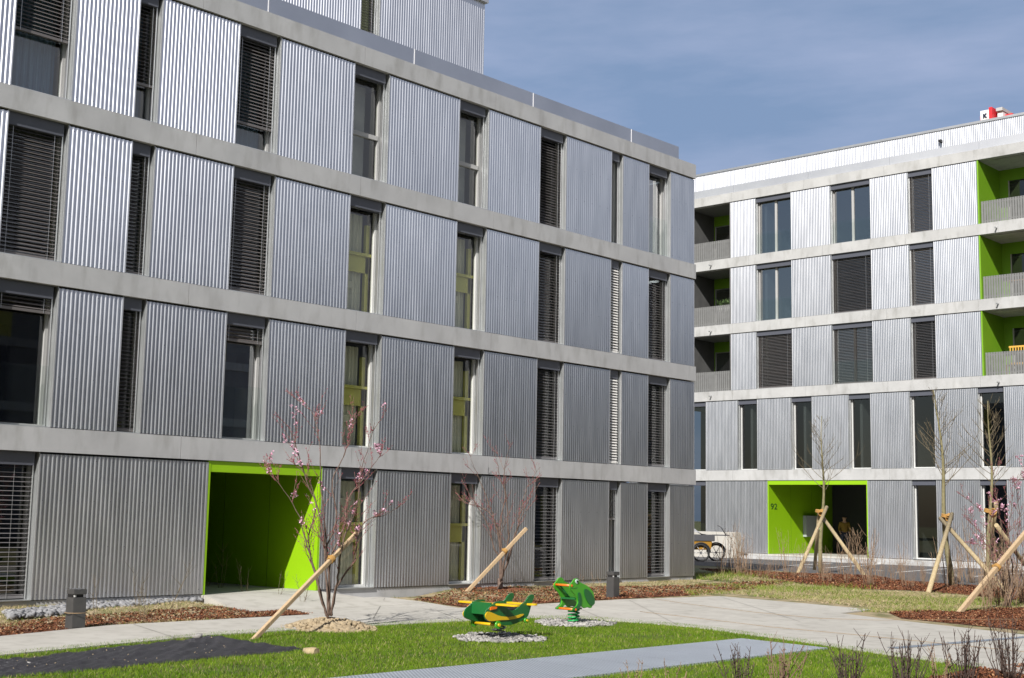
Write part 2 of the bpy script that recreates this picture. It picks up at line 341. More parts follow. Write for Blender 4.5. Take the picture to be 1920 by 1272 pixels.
M['twhite'] = mat('tower_white', (0.75, 0.74, 0.74), rough=0.6)
M['navy'] = mat('letter_navy', (0.02, 0.025, 0.06), rough=0.6)
M['numdark'] = mat('number_dark_green', (0.01, 0.06, 0.01), rough=0.6)
M['mailbox'] = mat('mailbox_grey', (0.35, 0.38, 0.38), rough=0.5)
M['bench'] = mat('yellow_bench_wood', (0.62, 0.36, 0.06), rough=0.6)
M['ochre'] = mat('terrace_wood', (0.55, 0.30, 0.16), rough=0.7)
M['pot'] = mat('white_pot', (0.55, 0.56, 0.52), rough=0.6)
M['leaf'] = mat('pot_leaf', (0.05, 0.10, 0.03), (0.10, 0.16, 0.05), 9, rough=0.6)
M['skin'] = mat('skin', (0.42, 0.25, 0.17), rough=0.6)
M['hair'] = mat('dark_hair', (0.02, 0.015, 0.012), rough=0.6)
M['jacket'] = mat('yellow_jacket', (0.20, 0.12, 0.015), rough=0.8)
M['trouser'] = mat('dark_trousers', (0.03, 0.035, 0.06), rough=0.85)

# ------------------------------------------------------------------ facade kit
class Facade:
    """u along the wall (to the right seen from outside), w outwards, z up"""
    def __init__(s, o, ud, wd): s.o = Vector(o); s.u = Vector(ud); s.w = Vector(wd)
    def P(s, u, w, z): 
        q = s.o + s.u*u + s.w*w; return (q.x, q.y, z)
    def box(s, mb, u0, u1, w0, w1, z0, z1, mi=0):
        P = s.P
        mb.hexa([P(u0,w0,z0),P(u1,w0,z0),P(u1,w1,z0),P(u0,w1,z0),P(u0,w0,z1),P(u1,w0,z1),P(u1,w1,z1),P(u0,w1,z1)], mi)

PITCH = 0.0765; AMP = 0.0126
def panel(F, u0, u1, z0, z1, parent, m, name='corrugated_panel', screws=True, rnd=None):
    mb = MB(); P = F.P; n = max(4, int(round((u1-u0-0.02)/PITCH))*10)
    ua, ub = u0+0.01, u1-0.01; cyc = max(1, round((ub-ua)/PITCH))
    n0 = len(mb.v)
    for i in range(n+1):
        u = ua + (ub-ua)*i/n; w = 0.012 + (AMP if F.u.y > 0.5 else 0.0095)*math.cos(2*math.pi*cyc*i/n)
        mb.v.append(P(u, w, z0)); mb.v.append(P(u, w, z1))
    for i in range(n):
        a = n0+2*i; mb.f.append((a, a+2, a+3, a+1)); mb.m.append(0); mb.sm.append(True)
    # backing (insulation / wall) and edge trims
    F.box(mb, u0, u1, -0.26, -0.004, z0-0.01, z1+0.01, 1)
    for e in (u0, u1-0.014): F.box(mb, e, e+0.014, -0.003, 0.026, z0, z1, 2)
    if screws:
        rows = [z0+0.08, z0+(z1-z0)*0.36, z0+(z1-z0)*0.68, z1-0.08]
        for k in range(1, cyc, 4):
            uu = ua + (ub-ua)*k/cyc
            for zz in rows: F.box(mb, uu-0.006, uu+0.006, 0.018, 0.027, zz-0.006, zz+0.006, 3)
    return mb.build(name, [m, M['dark'], M['trim'], M['headbox']], parent)

def blinds(F, u0, u1, ztop, zbot, w, tilt, pitch, m, parent, bottom_bar=True):
    mb = MB(); P = F.P; hw = 0.036; z = ztop - pitch*0.6
    rr = random.Random(int(u0*100+ztop*10))
    while z > zbot + 0.05:
        tl = tilt + rr.uniform(-2, 2); c, s_ = math.cos(R(tl)), math.sin(R(tl))
        prof = []
        for q, bow in ((-1, 0), (-0.4, 0.006), (0.4, 0.006), (1, 0)):
            prof.append((w + q*hw*c - bow*s_*0, z - q*hw*s_ + bow))
        sag = rr.uniform(-0.002, 0.002)
        for (wa, za), (wb, zb) in zip(prof[:-1], prof[1:]):
            mb.quad(P(u0+0.012, wa, za), P(u1-0.012, wa, za+sag), P(u1-0.012, wb, zb+sag), P(u0+0.012, wb, zb), 0, True)
        z -= pitch
    if bottom_bar: F.box(mb, u0+0.01, u1-0.01, w-0.03, w+0.03, zbot, zbot+0.045, 0)
    n = 2 if u1-u0 > 0.6 else 1
    for k in range(n):   # lift cords
        uu = u0 + (u1-u0)*((0.12, 0.86)[k] if n == 2 else 0.8)
        F.box(mb, uu-0.003, uu+0.003, w+0.037, w+0.041, zbot, ztop, 1)
    return mb.build('blind', [m, M['trim']], parent)

def window(F, u0, u1, z0, z1, parent, side=1, blind=0.0, tilt=25, pitch=0.066, slat='slat', kind='plain', gm='glass', head=True):
    """side=+1: the right reveal is the one the garden sees, -1: the left one"""
    fw = 0.055; wd = -0.24
    # frame mesh (the window itself)
    mb = MB(); fm = 'frame'
    a0, a1 = u0, u1
    if side > 0: a1 = u1-0.02
    else: a0 = u0+0.02
    F.box(mb, a0, a0+fw, wd-0.05, wd+0.02, z0, z1); F.box(mb, a1-fw, a1, wd-0.05, wd+0.02, z0, z1)
    F.box(mb, a0+fw, a1-fw, wd-0.05, wd+0.018, z0, z0+fw); F.box(mb, a0+fw, a1-fw, wd-0.05, wd+0.018, z1-fw, z1)
    if kind in ('transom',): F.box(mb, a0+fw, a1-fw, wd-0.045, wd+0.03, z0+(z1-z0)*0.40, z0+(z1-z0)*0.40+0.09)
    if kind == 'double':
        um = (a0+a1)/2; F.box(mb, um-0.05, um+0.05, wd-0.045, wd+0.025, z0+fw, z1-fw)
    win = mb.build('window', M['frame_l'] if kind in ('yellow', 'plain_l') else M['frame'], parent)
    g = MB(); F.box(g, a0+fw, a1-fw, wd-0.03, wd-0.022, z0+fw, z1-fw); g.build('pane', M['glass_y' if kind in ('yellow', 'transom') else gm], win)
    # reveals, sill
    for e0, e1 in ((u0-0.004, u0+0.006), (u1-0.006, u1+0.004)):
        r = MB(); F.box(r, e0, e1, wd-0.05, 0.004, z0, z1); r.build('reveal', M['reveal'], win)
    r = MB(); F.box(r, u0+0.008, u1-0.008, wd+0.021, 0.035, z0-0.004, z0+0.012); r.build('sill', M['reveal'], win)
    # guide rail
    for e in ((u0+0.008, u0+0.03), (u1-0.05, u1-0.028)):
        gr = MB(); F.box(gr, e[0], e[1], -0.16, -0.11, z0+0.014, z1-0.2); gr.build('guide_rail', M['trim'], win)
    if head:
        h = MB(); F.box(h, u0+0.008, u1-0.06, -0.20, -0.045, z1-0.215, z1+0.0); h.build('headbox', M['headbox'], win)
    top = z1-0.215 if head else z1
    if blind > 0:
        blinds(F, u0+0.03, u1-0.05, top, max(z0+0.03, z1-(z1-z0)*blind), -0.06 if slat == 'slat_light' else -0.135, tilt, pitch, M[slat], win)
    if kind == 'yellow':
        y = MB(); zc = z0 + (z1-z0)*0.52
        F.box(y, a0+fw, a1-fw, wd-0.16, wd-0.12, zc-0.34, zc); F.box(y, a0+fw, a1-fw, wd-0.13, wd-0.06, zc+0.001, zc+0.06)
        F.box(y, a1-fw-0.10, a1-fw-0.01, wd-0.20, wd-0.12, z0+fw, z1-fw-0.4)
        y.build('inner_rail', M['yg'], win)
        c = MB(); k = 56; rr = random.Random(int(u0*7+z0*31)); ue = a1-fw-0.11; ub = a0+fw
        ph = rr.uniform(0, 6)
        for i in range(k):
            f0, f1 = i/k, (i+1)/k; w0 = wd-0.23+0.022*math.sin(f0*46+ph)+0.01*math.sin(f0*21); w1 = wd-0.23+0.022*math.sin(f1*46+ph)+0.01*math.sin(f1*21)
            c.quad(F.P(ub+(ue-ub)*f0, w0, z0+0.05), F.P(ub+(ue-ub)*f1, w1, z0+0.05), F.P(ub+(ue-ub)*f1, w1, z1-0.25), F.P(ub+(ue-ub)*f0, w0, z1-0.25), 0, True)
        c.build('curtain', M['curtain'], win)
        lw = MB(); zz = z0+(z1-z0)*rr.choice([0.26, 0.30, 0.72]); F.box(lw, ub+0.02, ub+(ue-ub)*0.62, wd-0.19, wd-0.17, zz-0.07, zz+0.07); lw.build('inner_ledge', M['stair'], win)
    if kind == 'transom':
        c = MB(); F.box(c, a0+fw, a1-fw-0.12, wd-0.30, wd-0.28, z0+0.05, z1-0.25); c.build('inner_screen', M['screen'], win)
    if kind in ('curtain',):
        c = MB(); k = 60
        for i in range(k):
            f0, f1 = i/k, (i+1)/k; w0 = wd-0.25+0.025*math.sin(f0*50); w1 = wd-0.25+0.025*math.sin(f1*50)
            c.quad(F.P(a0+fw+(a1-a0-2*fw)*f0, w0, z0+0.06), F.P(a0+fw+(a1-a0-2*fw)*f1, w1, z0+0.06), F.P(a0+fw+(a1-a0-2*fw)*f1, w1, z1-0.3), F.P(a0+fw+(a1-a0-2*fw)*f0, w0, z1-0.3), 0, True)
        c.build('curtain', M['curtain_b'], win)
    if kind in ('balustrade', 'double'):
        b = MB(); F.box(b, u0+0.04, u1-0.06, -0.075, -0.06, z0+0.05, z0+1.0); b.build('glass_balustrade', M['balu'], win)
    return win

def band(F, u0, u1, z0, z1, joints, m, parent, w1=0.05, wb=-6.0):
    mb = MB(); js = [u0] + [j for j in joints if u0 < j < u1] + [u1]
    for a, b in zip(js[:-1], js[1:]):
        F.box(mb, a+(0.004 if a != u0 else 0), b-(0.004 if b != u1 else 0), -0.3, w1, z0, z1)
    F.box(mb, u0+0.02, u1-0.02, wb, -0.302, z0+0.1, z1-0.002)
    return mb.build('concrete_band', m, parent)

# ------------------------------------------------------------------ building A (left)
A = Facade((-20, 0, 0), (0, 1, 0), (1, 0, 0))
bA = empty('apartment_building', (-20, 28.879, 0), 'long grey apartment block of corrugated metal and concrete bands with dark blinds, filling the left', 'building')
def PA(o): 
    o.parent = bA; o.matrix_parent_inverse = Matrix.Translation((20, -28.879, 0)); return o
class ParentProxy: pass
_link_children = []
Y0A, Y1A = 3.2, 28.879
ZG = (0.217, 2.562); Z1_ = (2.954, 5.282); Z2_ = (5.669, 8.025); Z3_ = (8.415, 10.769); ZT = 11.15
jA = [5.36, 9.28, 13.2, 17.11, 21.03, 24.99]
def fixp(o, root):      # parts are modelled in world metres: keep them there
    o.parent = root; o.matrix_parent_inverse = Matrix.Translation(-Vector(root.location)); return o
partsA = []
for z0, z1 in ((ZG[1], Z1_[0]), (Z1_[1], Z2_[0]), (Z2_[1], Z3_[0]), (Z3_[1], ZT)):
    partsA.append(band(A, Y0A, Y1A+0.04, z0, z1, jA, M['conc'], None))
mb = MB(); A.box(mb, Y0A, 13.81, -0.3, -0.012, -0.1, ZG[0]-0.012); A.box(mb, 16.41, Y1A, -0.3, -0.012, -0.1, ZG[0]-0.012)
A.box(mb, Y0A, 13.81, -6, -0.302, -0.1, ZG[0]-0.03); A.box(mb, 16.42, Y1A, -6, -0.302, -0.1, ZG[0]-0.03)
partsA.append(mb.build('plinth', M['conc'], None))
# shell behind: back wall, end walls, partitions
mb = MB()
A.box(mb, Y0A, Y1A, -6.2, -6.0, 0, ZT)
A.box(mb, Y0A-0.1, Y0A-0.002, -6.2, 0.0, 0, ZT); 
for yy in (8.6, 12.9, 18.6, 21.8, 24.5, 26.3): 
    for (za, zb) in (Z1_, Z2_, Z3_): A.box(mb, yy, yy+0.12, -5.99, -0.31, za-0.1, zb+0.1)
for yy in (8.6, 18.6, 21.8, 24.5, 26.3): A.box(mb, yy, yy+0.12, -5.99, -0.31, ZG[0], ZG[1]+0.1)
partsA.append(mb.build('inner_wall', M['room'], None))
# end wall (faces away up the drive): corrugated too
E = Facade((-20, 28.879, 0), (-1, 0, 0), (0, 1, 0))
for z0, z1 in (ZG, Z1_, Z2_, Z3_):
    partsA.append(panel(E, 0.03, 6.1, z0+0.012, z1-0.035, None, M['alu'], screws=False))
colsA = dict(W0=(9.68, 10.74), W1=(11.935, 12.387), W2=(14.056, 15.011), W3=(16.879, 17.83), W4=(19.912, 20.846), W5=(22.61, 23.55), W6=(25.304, 25.756), W7=(26.855, 27.797))
colsA['X0'] = (5.4, 6.4); colsA['X1'] = (7.6, 8.05)
order = ['X0', 'X1', 'W0', 'W1', 'W2', 'W3', 'W4', 'W5', 'W6', 'W7']
spec = {
 3: dict(X0=dict(blind=1), X1=dict(blind=1), W0=dict(blind=0.57, tilt=38, kind='curtain'), W1=dict(blind=0.72, tilt=30, kind='curtain'), W2=dict(blind=0.80, tilt=42, kind='curtain'), W3=dict(kind='transom'), W4=dict(kind='transom'), W5=dict(blind=1, tilt=32), W6=dict(kind='plain_l'), W7=dict(kind='balustrade', gm='glass_b')),
 2: dict(X0=dict(blind=1), X1=dict(blind=1), W0=dict(blind=1, tilt=28), W1=dict(blind=1, tilt=24), W2=dict(blind=1, tilt=30), W3=dict(kind='yellow'), W4=dict(kind='yellow'), W5=dict(blind=1, tilt=22), W6=dict(blind=1, tilt=48, slat='slat_light'), W7=dict(blind=1, tilt=24)),
 1: dict(X0=dict(blind=1), X1=dict(blind=1), W0=dict(blind=0.20, tilt=30, kind='balustrade', gm='glass_d'), W1=dict(blind=1, tilt=18), W2=dict(blind=0.22, tilt=20, kind='balustrade', gm='glass_b'), W3=dict(kind='yellow'), W4=dict(kind='yellow'), W5=dict(blind=1, tilt=12, slat='slat_open'), W6=dict(blind=1, tilt=48, slat='slat_light'), W7=dict(blind=1, tilt=12, slat='slat_open')),
}
rows = {1: Z1_, 2: Z2_, 3: Z3_}
for r_, (z0, z1) in rows.items():
    prev = Y0A
    for k in order:
        a, b = colsA[k]
        partsA.append(panel(A, prev, a, z0+0.012, z1-0.035, None, M['alu']))
        partsA.append(window(A, a, b, z0+0.002, z1-0.004, None, 1, **spec[r_][k]))
        prev = b
    partsA.append(panel(A, prev, Y1A, z0+0.012, z1-0.035, None, M['alu']))
z0, z1 = ZG
partsA.append(panel(A, Y0A, 8.3, z0, z1-0.035, None, M['alu']))
partsA.append(window(A, 8.3, 10.60, z0-0.002, z1-0.004, None, 1, blind=1, tilt=6, pitch=0.074, slat='slat_open', gm='glass_d'))
partsA.append(panel(A, 10.60, 13.81, z0, z1-0.035, None, M['alu']))
gspec = dict(W3=dict(kind='yellow'), W4=dict(kind='yellow'), W5=dict(blind=1, tilt=5, pitch=0.074, slat='slat_open', gm='glass_d'), W6=dict(blind=0.40, tilt=10, slat='slat_open', kind='plain_l', gm='glass_d'), W7=dict(blind=1, tilt=5, pitch=0.074, slat='slat_open', gm='glass_d'))
prev = 16.41
for k in order[5:]:
    a, b = colsA[k]
    partsA.append(panel(A, prev, a, z0, z1-0.035, None, M['alu'])); partsA.append(window(A, a, b, z0-0.002, z1-0.004, None, 1, **gspec[k])); prev = b
partsA.append(panel(A, prev, Y1A, z0, z1-0.035, None, M['alu']))
# green entrance
def entrance(F, u0, u1, z0, z1, depth, lintel, gm):
    mb = MB()
    F.box(mb, u0, u0+0.05, -depth, 0.02, z0, z1-0.005); F.box(mb, u1-0.05, u1, -depth, 0.02, z0, z1-0.005)
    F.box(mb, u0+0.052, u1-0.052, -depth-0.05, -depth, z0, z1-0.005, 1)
    F.box(mb, u0+0.052, u1-0.052, -depth+0.002, -0.20, z1-0.075, z1-0.006, 1)  # ceiling coloured dark to deepen the shade of the recess
    F.box(mb, u0+0.052, u1-0.052, -0.198, 0.012, z1-lintel, z1-0.005)
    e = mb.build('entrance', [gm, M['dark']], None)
    d = MB(); um = u0 + (u1-u0)*0.58
    F.box(d, um, um+1.0, -depth+0.005, -depth+0.06, z0, z0+2.05); d.build('door', M['black'], e)
    h = MB(); F.box(h, um+0.08, um+0.11, -depth+0.062, -depth+0.11, z0+0.85, z0+1.25); h.build('handle', M['trim'], e)
    l = MB(); F.box(l, um-0.4, um-0.05, -1.2, -1.08, z1-0.10, z1-0.076); l.build('ceiling_lamp', M['mailbox'], e)
    f = MB(); F.box(f, u0, u1, -depth, 0.03, z0-0.25, z0-0.002); f.build('entrance_floor', M['path'], e)
    s = MB()
    for k in (0.33, 0.66): 
        for uu in (u0+0.0505, u1-0.0535): F.box(s, uu, uu+0.003, -depth*k-0.003, -depth*k+0.003, z0, z1-0.08)
    s.build('wall_joint', M['numdark'], e)
    return e
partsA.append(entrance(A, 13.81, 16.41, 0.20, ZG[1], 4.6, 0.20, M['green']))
# roof edge flashing, roof, attic
mb = MB(); js = [Y0A, 7.0, 10.96, 14.9, 18.8, 22.68, 26.51, 28.90-0.28]
for a, b in zip(js[:-1], js[1:]): A.box(mb, a+0.006, b-0.006, -0.33, -0.30, ZT, 11.65)
A.box(mb, 28.6, 28.615, -6, -0.31, ZT, 11.65)
partsA.append(mb.build('parapet_flashing', M['flash'], None))
mb = MB()
for j in js[1:-1]: A.box(mb, j-0.009, j+0.009, -0.32, -0.292, ZT+0.002, 11.652)
partsA.append(mb.build('flashing_joint', M['twhite'], None))
mb = MB(); A.box(mb, Y0A, Y1A-0.05, -6.2, -0.34, ZT-0.05, ZT+0.05); partsA.append(mb.build('roof', M['conc'], None))
AA = Facade((-22.5, 0, 0), (0, 1, 0), (1, 0, 0))
for a, b in ((Y0A, 15.2), (15.2, 19.11), (19.68, 23.2)): partsA.append(panel(AA, a, b, ZT, 14.60, None, M['alu'], 'attic_panel', screws=False))
partsA.append(window(AA, 19.11, 19.68, ZT+0.05, 14.45, None, 1, blind=1, tilt=35))
mb = MB(); AA.box(mb, Y0A, 23.26, -4, 0.10, 14.60, 14.72); AA.box(mb, 23.18, 23.2, -4, 0, ZT, 14.6); partsA.append(mb.build('attic_roof', M['trim'], None))
for o in partsA: fixp(o, bA)

# ------------------------------------------------------------------ building B (right, behind)
LB = 50.967
B = Facade((0, LB, 0), (1, 0, 0), (0, -1, 0))
bB = empty('apartment_building', (-28, LB, 0), 'five storey apartment block in the background with lime green balconies and entrance', 'building')
partsB = []
X0B, X1B = -39.0, -12.0
ZB = [(0.217, 3.408), (3.871, 7.045), (7.484, 10.098), (10.547, 13.17), (13.615, 16.26)]
ZBT = 16.689
jB = [-37.1, -33.13, -29.37, -25.52, -21.58, -17.7, -14.2]
for i in range(5):
    z0 = ZB[i][1]; z1 = ZB[i+1][0] if i < 4 else ZBT
    partsB.append(band(B, X0B, X1B, z0, z1, jB if i != 3 else [j+0.9 for j in jB], M['concb'], None, 0.05, -6.0))
mb = MB(); B.box(mb, X0B, -31.34, -0.3, -0.012, -0.1, 0.205); B.box(mb, -26.54, X1B, -0.3, -0.012, -0.1, 0.205)
B.box(mb, X0B, -31.34, -6, -0.302, -0.1, 0.19); B.box(mb, -26.54, X1B, -6, -0.302, -0.1, 0.19)
partsB.append(mb.build('plinth', M['concb'], None))
mb = MB(); B.box(mb, X0B, X1B, -6.2, -6.0, 0, ZBT)
for xx in (-31.6, -29.0, -25.3, -22.3):
    for (za, zb) in ZB[2:]: B.box(mb, xx, xx+0.12, -5.99, -0.31, za-0.1, zb+0.1)
for xx in (-33.6, -32.4, -29.7, -27, -25.0, -22.6, -19.5): B.box(mb, xx, xx+0.12, -5.99, -0.31, 3.8, 7.1)
for xx in (-32.4, -25.5, -23.0): B.box(mb, xx, xx+0.12, -5.99, -0.31, 0.2, 3.5)
B.box(mb, X1B, X1B+0.2, -6.2, 0, 0, ZBT)
partsB.append(mb.build('inner_wall', M['room'], None))
up_cols = [(-31.88, -30.05), (-28.09, -26.2), (-24.48, -23.41)]
up_spec = {4: [dict(kind='double', gm='glass_b'), dict(kind='double', gm='glass_b'), dict(blind=1, tilt=22, gm='glass_b')],
           3: [dict(kind='double', gm='glass_b'), dict(blind=1, tilt=16), dict(blind=1, tilt=22, gm='glass_b')],
           2: [dict(blind=1, tilt=20), dict(blind=1, tilt=14, kind='double', gm='glass_b'), dict(blind=1, tilt=14, gm='glass_d')]}
def balcony(F, u0, u1, z0, z1, green_left):
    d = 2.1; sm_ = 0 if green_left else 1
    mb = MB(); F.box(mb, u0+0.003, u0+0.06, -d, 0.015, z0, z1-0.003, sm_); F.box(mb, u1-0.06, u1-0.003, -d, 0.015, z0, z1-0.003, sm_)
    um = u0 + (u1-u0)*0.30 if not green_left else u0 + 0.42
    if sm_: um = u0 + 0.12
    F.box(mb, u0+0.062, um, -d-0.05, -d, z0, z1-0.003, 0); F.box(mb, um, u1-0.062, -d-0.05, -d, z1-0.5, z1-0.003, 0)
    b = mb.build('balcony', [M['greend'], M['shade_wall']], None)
    g = MB(); F.box(g, um+0.04, u1-0.1, -d-0.03, -d-0.02, z0+0.05, z1-0.55); g.build('balcony_window', M['glass_d'], b)
    fr = MB(); F.box(fr, um, um+0.05, -d-0.05, -d+0.01, z0, z1-0.5); F.box(fr, (um+u1)/2, (um+u1)/2+0.06, -d-0.05, -d+0.01, z0, z1-0.5); fr.build('balcony_window_frame', M['frame'], b)
    r = MB(); u = u0+(0.10 if green_left else 0.02); zr = z0-0.02
    a = u
    while u < u1-0.05:
        F.box(r, u, u+0.086, -0.10, -0.085, zr, z0+0.93); u += 0.105
    F.box(r, a, u1-0.04, -0.115, -0.102, z0+0.10, z0+0.14); F.box(r, a, u1-0.04, -0.115, -0.102, z0+0.82, z0+0.86)
    r.build('railing', M['rail'], b)
    c = MB(); F.box(c, u0+0.06, u1-0.06, -d, -0.31, z1-0.02, z1-0.004); c.build('balcony_ceiling', M['concb'] if green_left else M['rail'], b)  # left ceiling takes a darker grey in place of loggia shade
    return b
for i in (2, 3, 4):
    z0, z1 = ZB[i]
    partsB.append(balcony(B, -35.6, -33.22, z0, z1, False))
    partsB.append(panel(B, X0B, -35.6, z0+0.012, z1-0.035, None, M['alu_b'], screws=False))
    prev = -33.22
    for (a, b), sp in zip(up_cols, up_spec[i]):
        partsB.append(panel(B, prev, a, z0+0.012, z1-0.035, None, M['alu_b'], screws=False)); partsB.append(window(B, a, b, z0+0.002, z1-0.004, None, -1, **sp)); prev = b
    partsB.append(panel(B, prev, -21.5, z0+0.012, z1-0.035, None, M['alu_b'], screws=False))
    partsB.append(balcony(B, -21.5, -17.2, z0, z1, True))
    partsB.append(panel(B, -17.2, X1B, z0+0.012, z1-0.035, None, M['alu_b'], screws=False))
z0, z1 = ZB[1]; prev = X0B
for a, b in ((-35.6, -34.6), (-32.87, -31.86), (-30.13, -29.11), (-27.36, -26.35), (-24.6, -23.54), (-21.73, -20.67), (-18.9, -17.85)):
    partsB.append(panel(B, prev, a, z0+0.012, z1-0.035, None, M['alu_b'])); partsB.append(window(B, a, b, z0+0.002, z1-0.004, None, -1, gm='glass_d', kind='plain_l')); prev = b
partsB.append(panel(B, prev, X1B, z0+0.012, z1-0.035, None, M['alu_b']))
z0, z1 = ZB[0]; prev = X0B
for a, b in ((-35.6, -34.6), (-31.34, -26.54), (-24.58, -23.53), (-21.74, -20.66), (-18.9, -17.85)):
    partsB.append(panel(B, prev, a, z0, z1-0.035, None, M['alu_b']))
    if b-a < 2: partsB.append(window(B, a, b, z0-0.002, z1-0.004, None, -1, gm='glass_d', kind='plain_l'))
    prev = b
partsB.append(panel(B, prev, X1B, z0, z1-0.035, None, M['alu_b']))
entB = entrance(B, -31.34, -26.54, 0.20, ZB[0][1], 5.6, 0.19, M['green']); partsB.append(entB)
# house number on the lit green wall
tcv = bpy.data.curves.new('house_number', 'FONT'); tcv.body = '92'; tcv.size = 0.36; tcv.extrude = 0.004; tcv.align_x = 'LEFT'
tob = bpy.data.objects.new('house_number', tcv); COL.objects.link(tob)
bpy.context.view_layer.update()
me = bpy.data.meshes.new_from_object(tob.evaluated_get(bpy.context.evaluated_depsgraph_get()))
bpy.data.objects.remove(tob); me.materials.clear(); me.materials.append(M['numdark'])
num = bpy.data.objects.new('house_number', me); COL.objects.link(num)
num.matrix_world = Matrix(((0, 0, 1, -31.284), (1, 0, 0, LB+0.12), (0, 1, 0, 2.15), (0, 0, 0, 1)))
num.scale = (1.6, 1.0, 1.0)
num.parent = entB
# mailbox block inside
mb = MB(); mb.box(-31.286, -31.12, LB+2.9, LB+3.9, 0.95, 1.9); mbx = mb.build('mailbox_unit', M['mailbox'], None)
tag(mbx, 'pale grey letterbox panel on the left wall of the far green entrance', 'letterbox')
# drain spouts and roof camera
mb = MB()
for x, z in ((-34.26, 13.39), (-34.27, 10.28), (-34.27, 7.27), (-20.73, 13.36), (-20.76, 10.31), (-20.82, 7.2)):
    s = MB(); s.tube([B.P(x, 0.04, z), B.P(x, 0.24, z-0.02)], 0.032, 8); partsB.append(s.build('drain_spout', M['trim'], None))
# flashing and corrugated attic
mb = MB(); js = [X0B] + [-37.1, -33.1, -29.2, -25.3, -21.4, -17.5, -13.6] + [X1B]
for a, b in zip(js[:-1], js[1:]): B.box(mb, a+0.005, b-0.005, -0.09, -0.05, ZBT, 17.06)
partsB.append(mb.build('parapet_flashing', M['flash_b'], None))
mb = MB(); B.box(mb, X0B, X1B, -6, -0.1, ZBT-0.05, ZBT+0.04); partsB.append(mb.build('roof', M['concb'], None))
BA = Facade((0, LB+0.9, 0), (1, 0, 0), (0, -1, 0))
partsB.append(panel(BA, X0B, X1B, ZBT, 18.05, None, M['alu_b'], 'attic_panel', screws=False))
mb = MB(); BA.box(mb, X0B, X1B, -4, 0.06, 18.05, 18.15); partsB.append(mb.build('attic_roof', M['trim'], None))
mb = MB(); BA.box(mb, -23.42, -23.30, 0.03, 0.2, 17.52, 17.62); mb.tube([BA.P(-23.36, 0.1, 17.57), BA.P(-23.3, 0.3, 17.5)], 0.045, 8); partsB.append(mb.build('camera_housing', M['black'], None))
for o in partsB: fixp(o, bB)

# ------------------------------------------------------------------ rows of houses that close the courtyard behind the viewer (seen in the glass and metal)
M['far_metal'] = mat('shaded_metal', (0.20, 0.20, 0.21), (0.25, 0.25, 0.26), 2, rough=0.5)  # aluminium cladding with its shade darkened into the colour
def opposite(name, F, u0, u1, label, k=1.0):
    root = empty(name, F.P(u0, 0, 0), label, 'building'); ps = []
    zs = [(0.2*k, 3.0*k), (3.4*k, 5.9*k), (6.3*k, 8.8*k), (9.2*k, 11.4*k)]
    for i, (a, b) in enumerate(zs):
        t = zs[i+1][0] if i < 3 else 11.9*k
        mb = MB(); F.box(mb, u0, u1, -0.3, 0.05, b, t); ps.append(mb.build('concrete_band', M['conc'], None))
        mb = MB(); F.box(mb, u0, u1, -0.3, -0.02, a, b); ps.append(mb.build('wall', M['far_metal'], None))
        mb = MB(); mg = MB(); u = u0+1.4; q_ = i
        while u < u1-2:
            if q_ % 4 == 1: F.box(mg, u, u+1.4, -0.1, -0.012, a+0.02, b-0.02)
            else: F.box(mb, u, u+1.1, -0.1, -0.012, a+0.02, b-0.02)
            u += 2.9; q_ += 1
        o = mb.build('window', M['headbox'], None); o['kind'] = 'stuff'; ps.append(o)
        ps.append(mg.build('balcony', M['yg'], None))
    mb = MB(); F.box(mb, u0, u1, -9, -0.31, 0, 11.7*k); ps.append(mb.build('core', M['conc'], None))
    for o in ps: fixp(o, root)
opposite('apartment_building', Facade((16, 0, 0), (0, -1, 0), (-1, 0, 0)), -105, 25, 'metal clad apartment block facing the long facade across the garden, seen mirrored in glass')
opposite('apartment_building', Facade((0, -34, 0), (-1, 0, 0), (0, 1, 0)), -20, 60, 'metal clad apartment block closing the garden behind the viewer, mirrored in ground floor glass', 1.2)

# ------------------------------------------------------------------ far tower with red sign
tY = 150.0
def tb(mbx_, x0, x1, ytop, w0, w1, zb=None, mi=0):
    a = atY(x0, ytop, tY); b = atY(x1, ytop, tY); mbx_.box(a.x, b.x, tY+w0, tY+w1, 0 if zb is None else zb, (a.z+b.z)/2, mi)
tw = empty('tower_building', (atY(1860, 220, tY).x, tY, 0), 'white and red tower top with letter K rising far behind the right roof', 'building')
mb = MB(); tb(mb, 1838, 1856, 207, 0, 8); fixp(mb.build('tower_body', M['twhite'], None), tw)
mb = MB(); tb(mb, 1857, 1863, 203, -0.5, 6); tb(mb, 1837, 1838, 218, 0.1, 3); fixp(mb.build('red_fin', M['red'], None), tw)
mb = MB(); tb(mb, 1867, 1877, 208, 0.5, 6); fixp(mb.build('white_shaft', M['twhite'], None), tw)
mb = MB(); zc = atY(1870, 207.5, tY).z; tb(mb, 1866, 1878, 201, 0.2, 6.4, zc); fixp(mb.build('grey_cap', M['conc'], None), tw)
mb = MB(); tb(mb, 1878, 1892, 210, 1, 7); fixp(mb.build('red_block', M['red'], None), tw)
k0 = atY(1844, 222, tY); k1 = atY(1850, 213, tY)
mb = MB(); kw, kh = k1.x-k0.x, k1.z-k0.z
def stroke(x0, z0, x1, z1, t=0.16):
    d = Vector((x1-x0, 0, z1-z0)).normalized(); n = Vector((-d.z, 0, d.x))*t*kw
    p = [Vector((k0.x+x0*kw, 0, k0.z+z0*kh)), Vector((k0.x+x1*kw, 0, k0.z+z1*kh))]
    q = [p[0]-n, p[1]-n, p[1]+n, p[0]+n]
    mb.hexa([(v.x, tY-0.12, v.z) for v in q] + [(v.x, tY-0.01, v.z) for v in q])
stroke(0.12, 0, 0.12, 1); stroke(0.2, 0.42, 0.95, 1); stroke(0.35, 0.55, 1.0, 0.0)
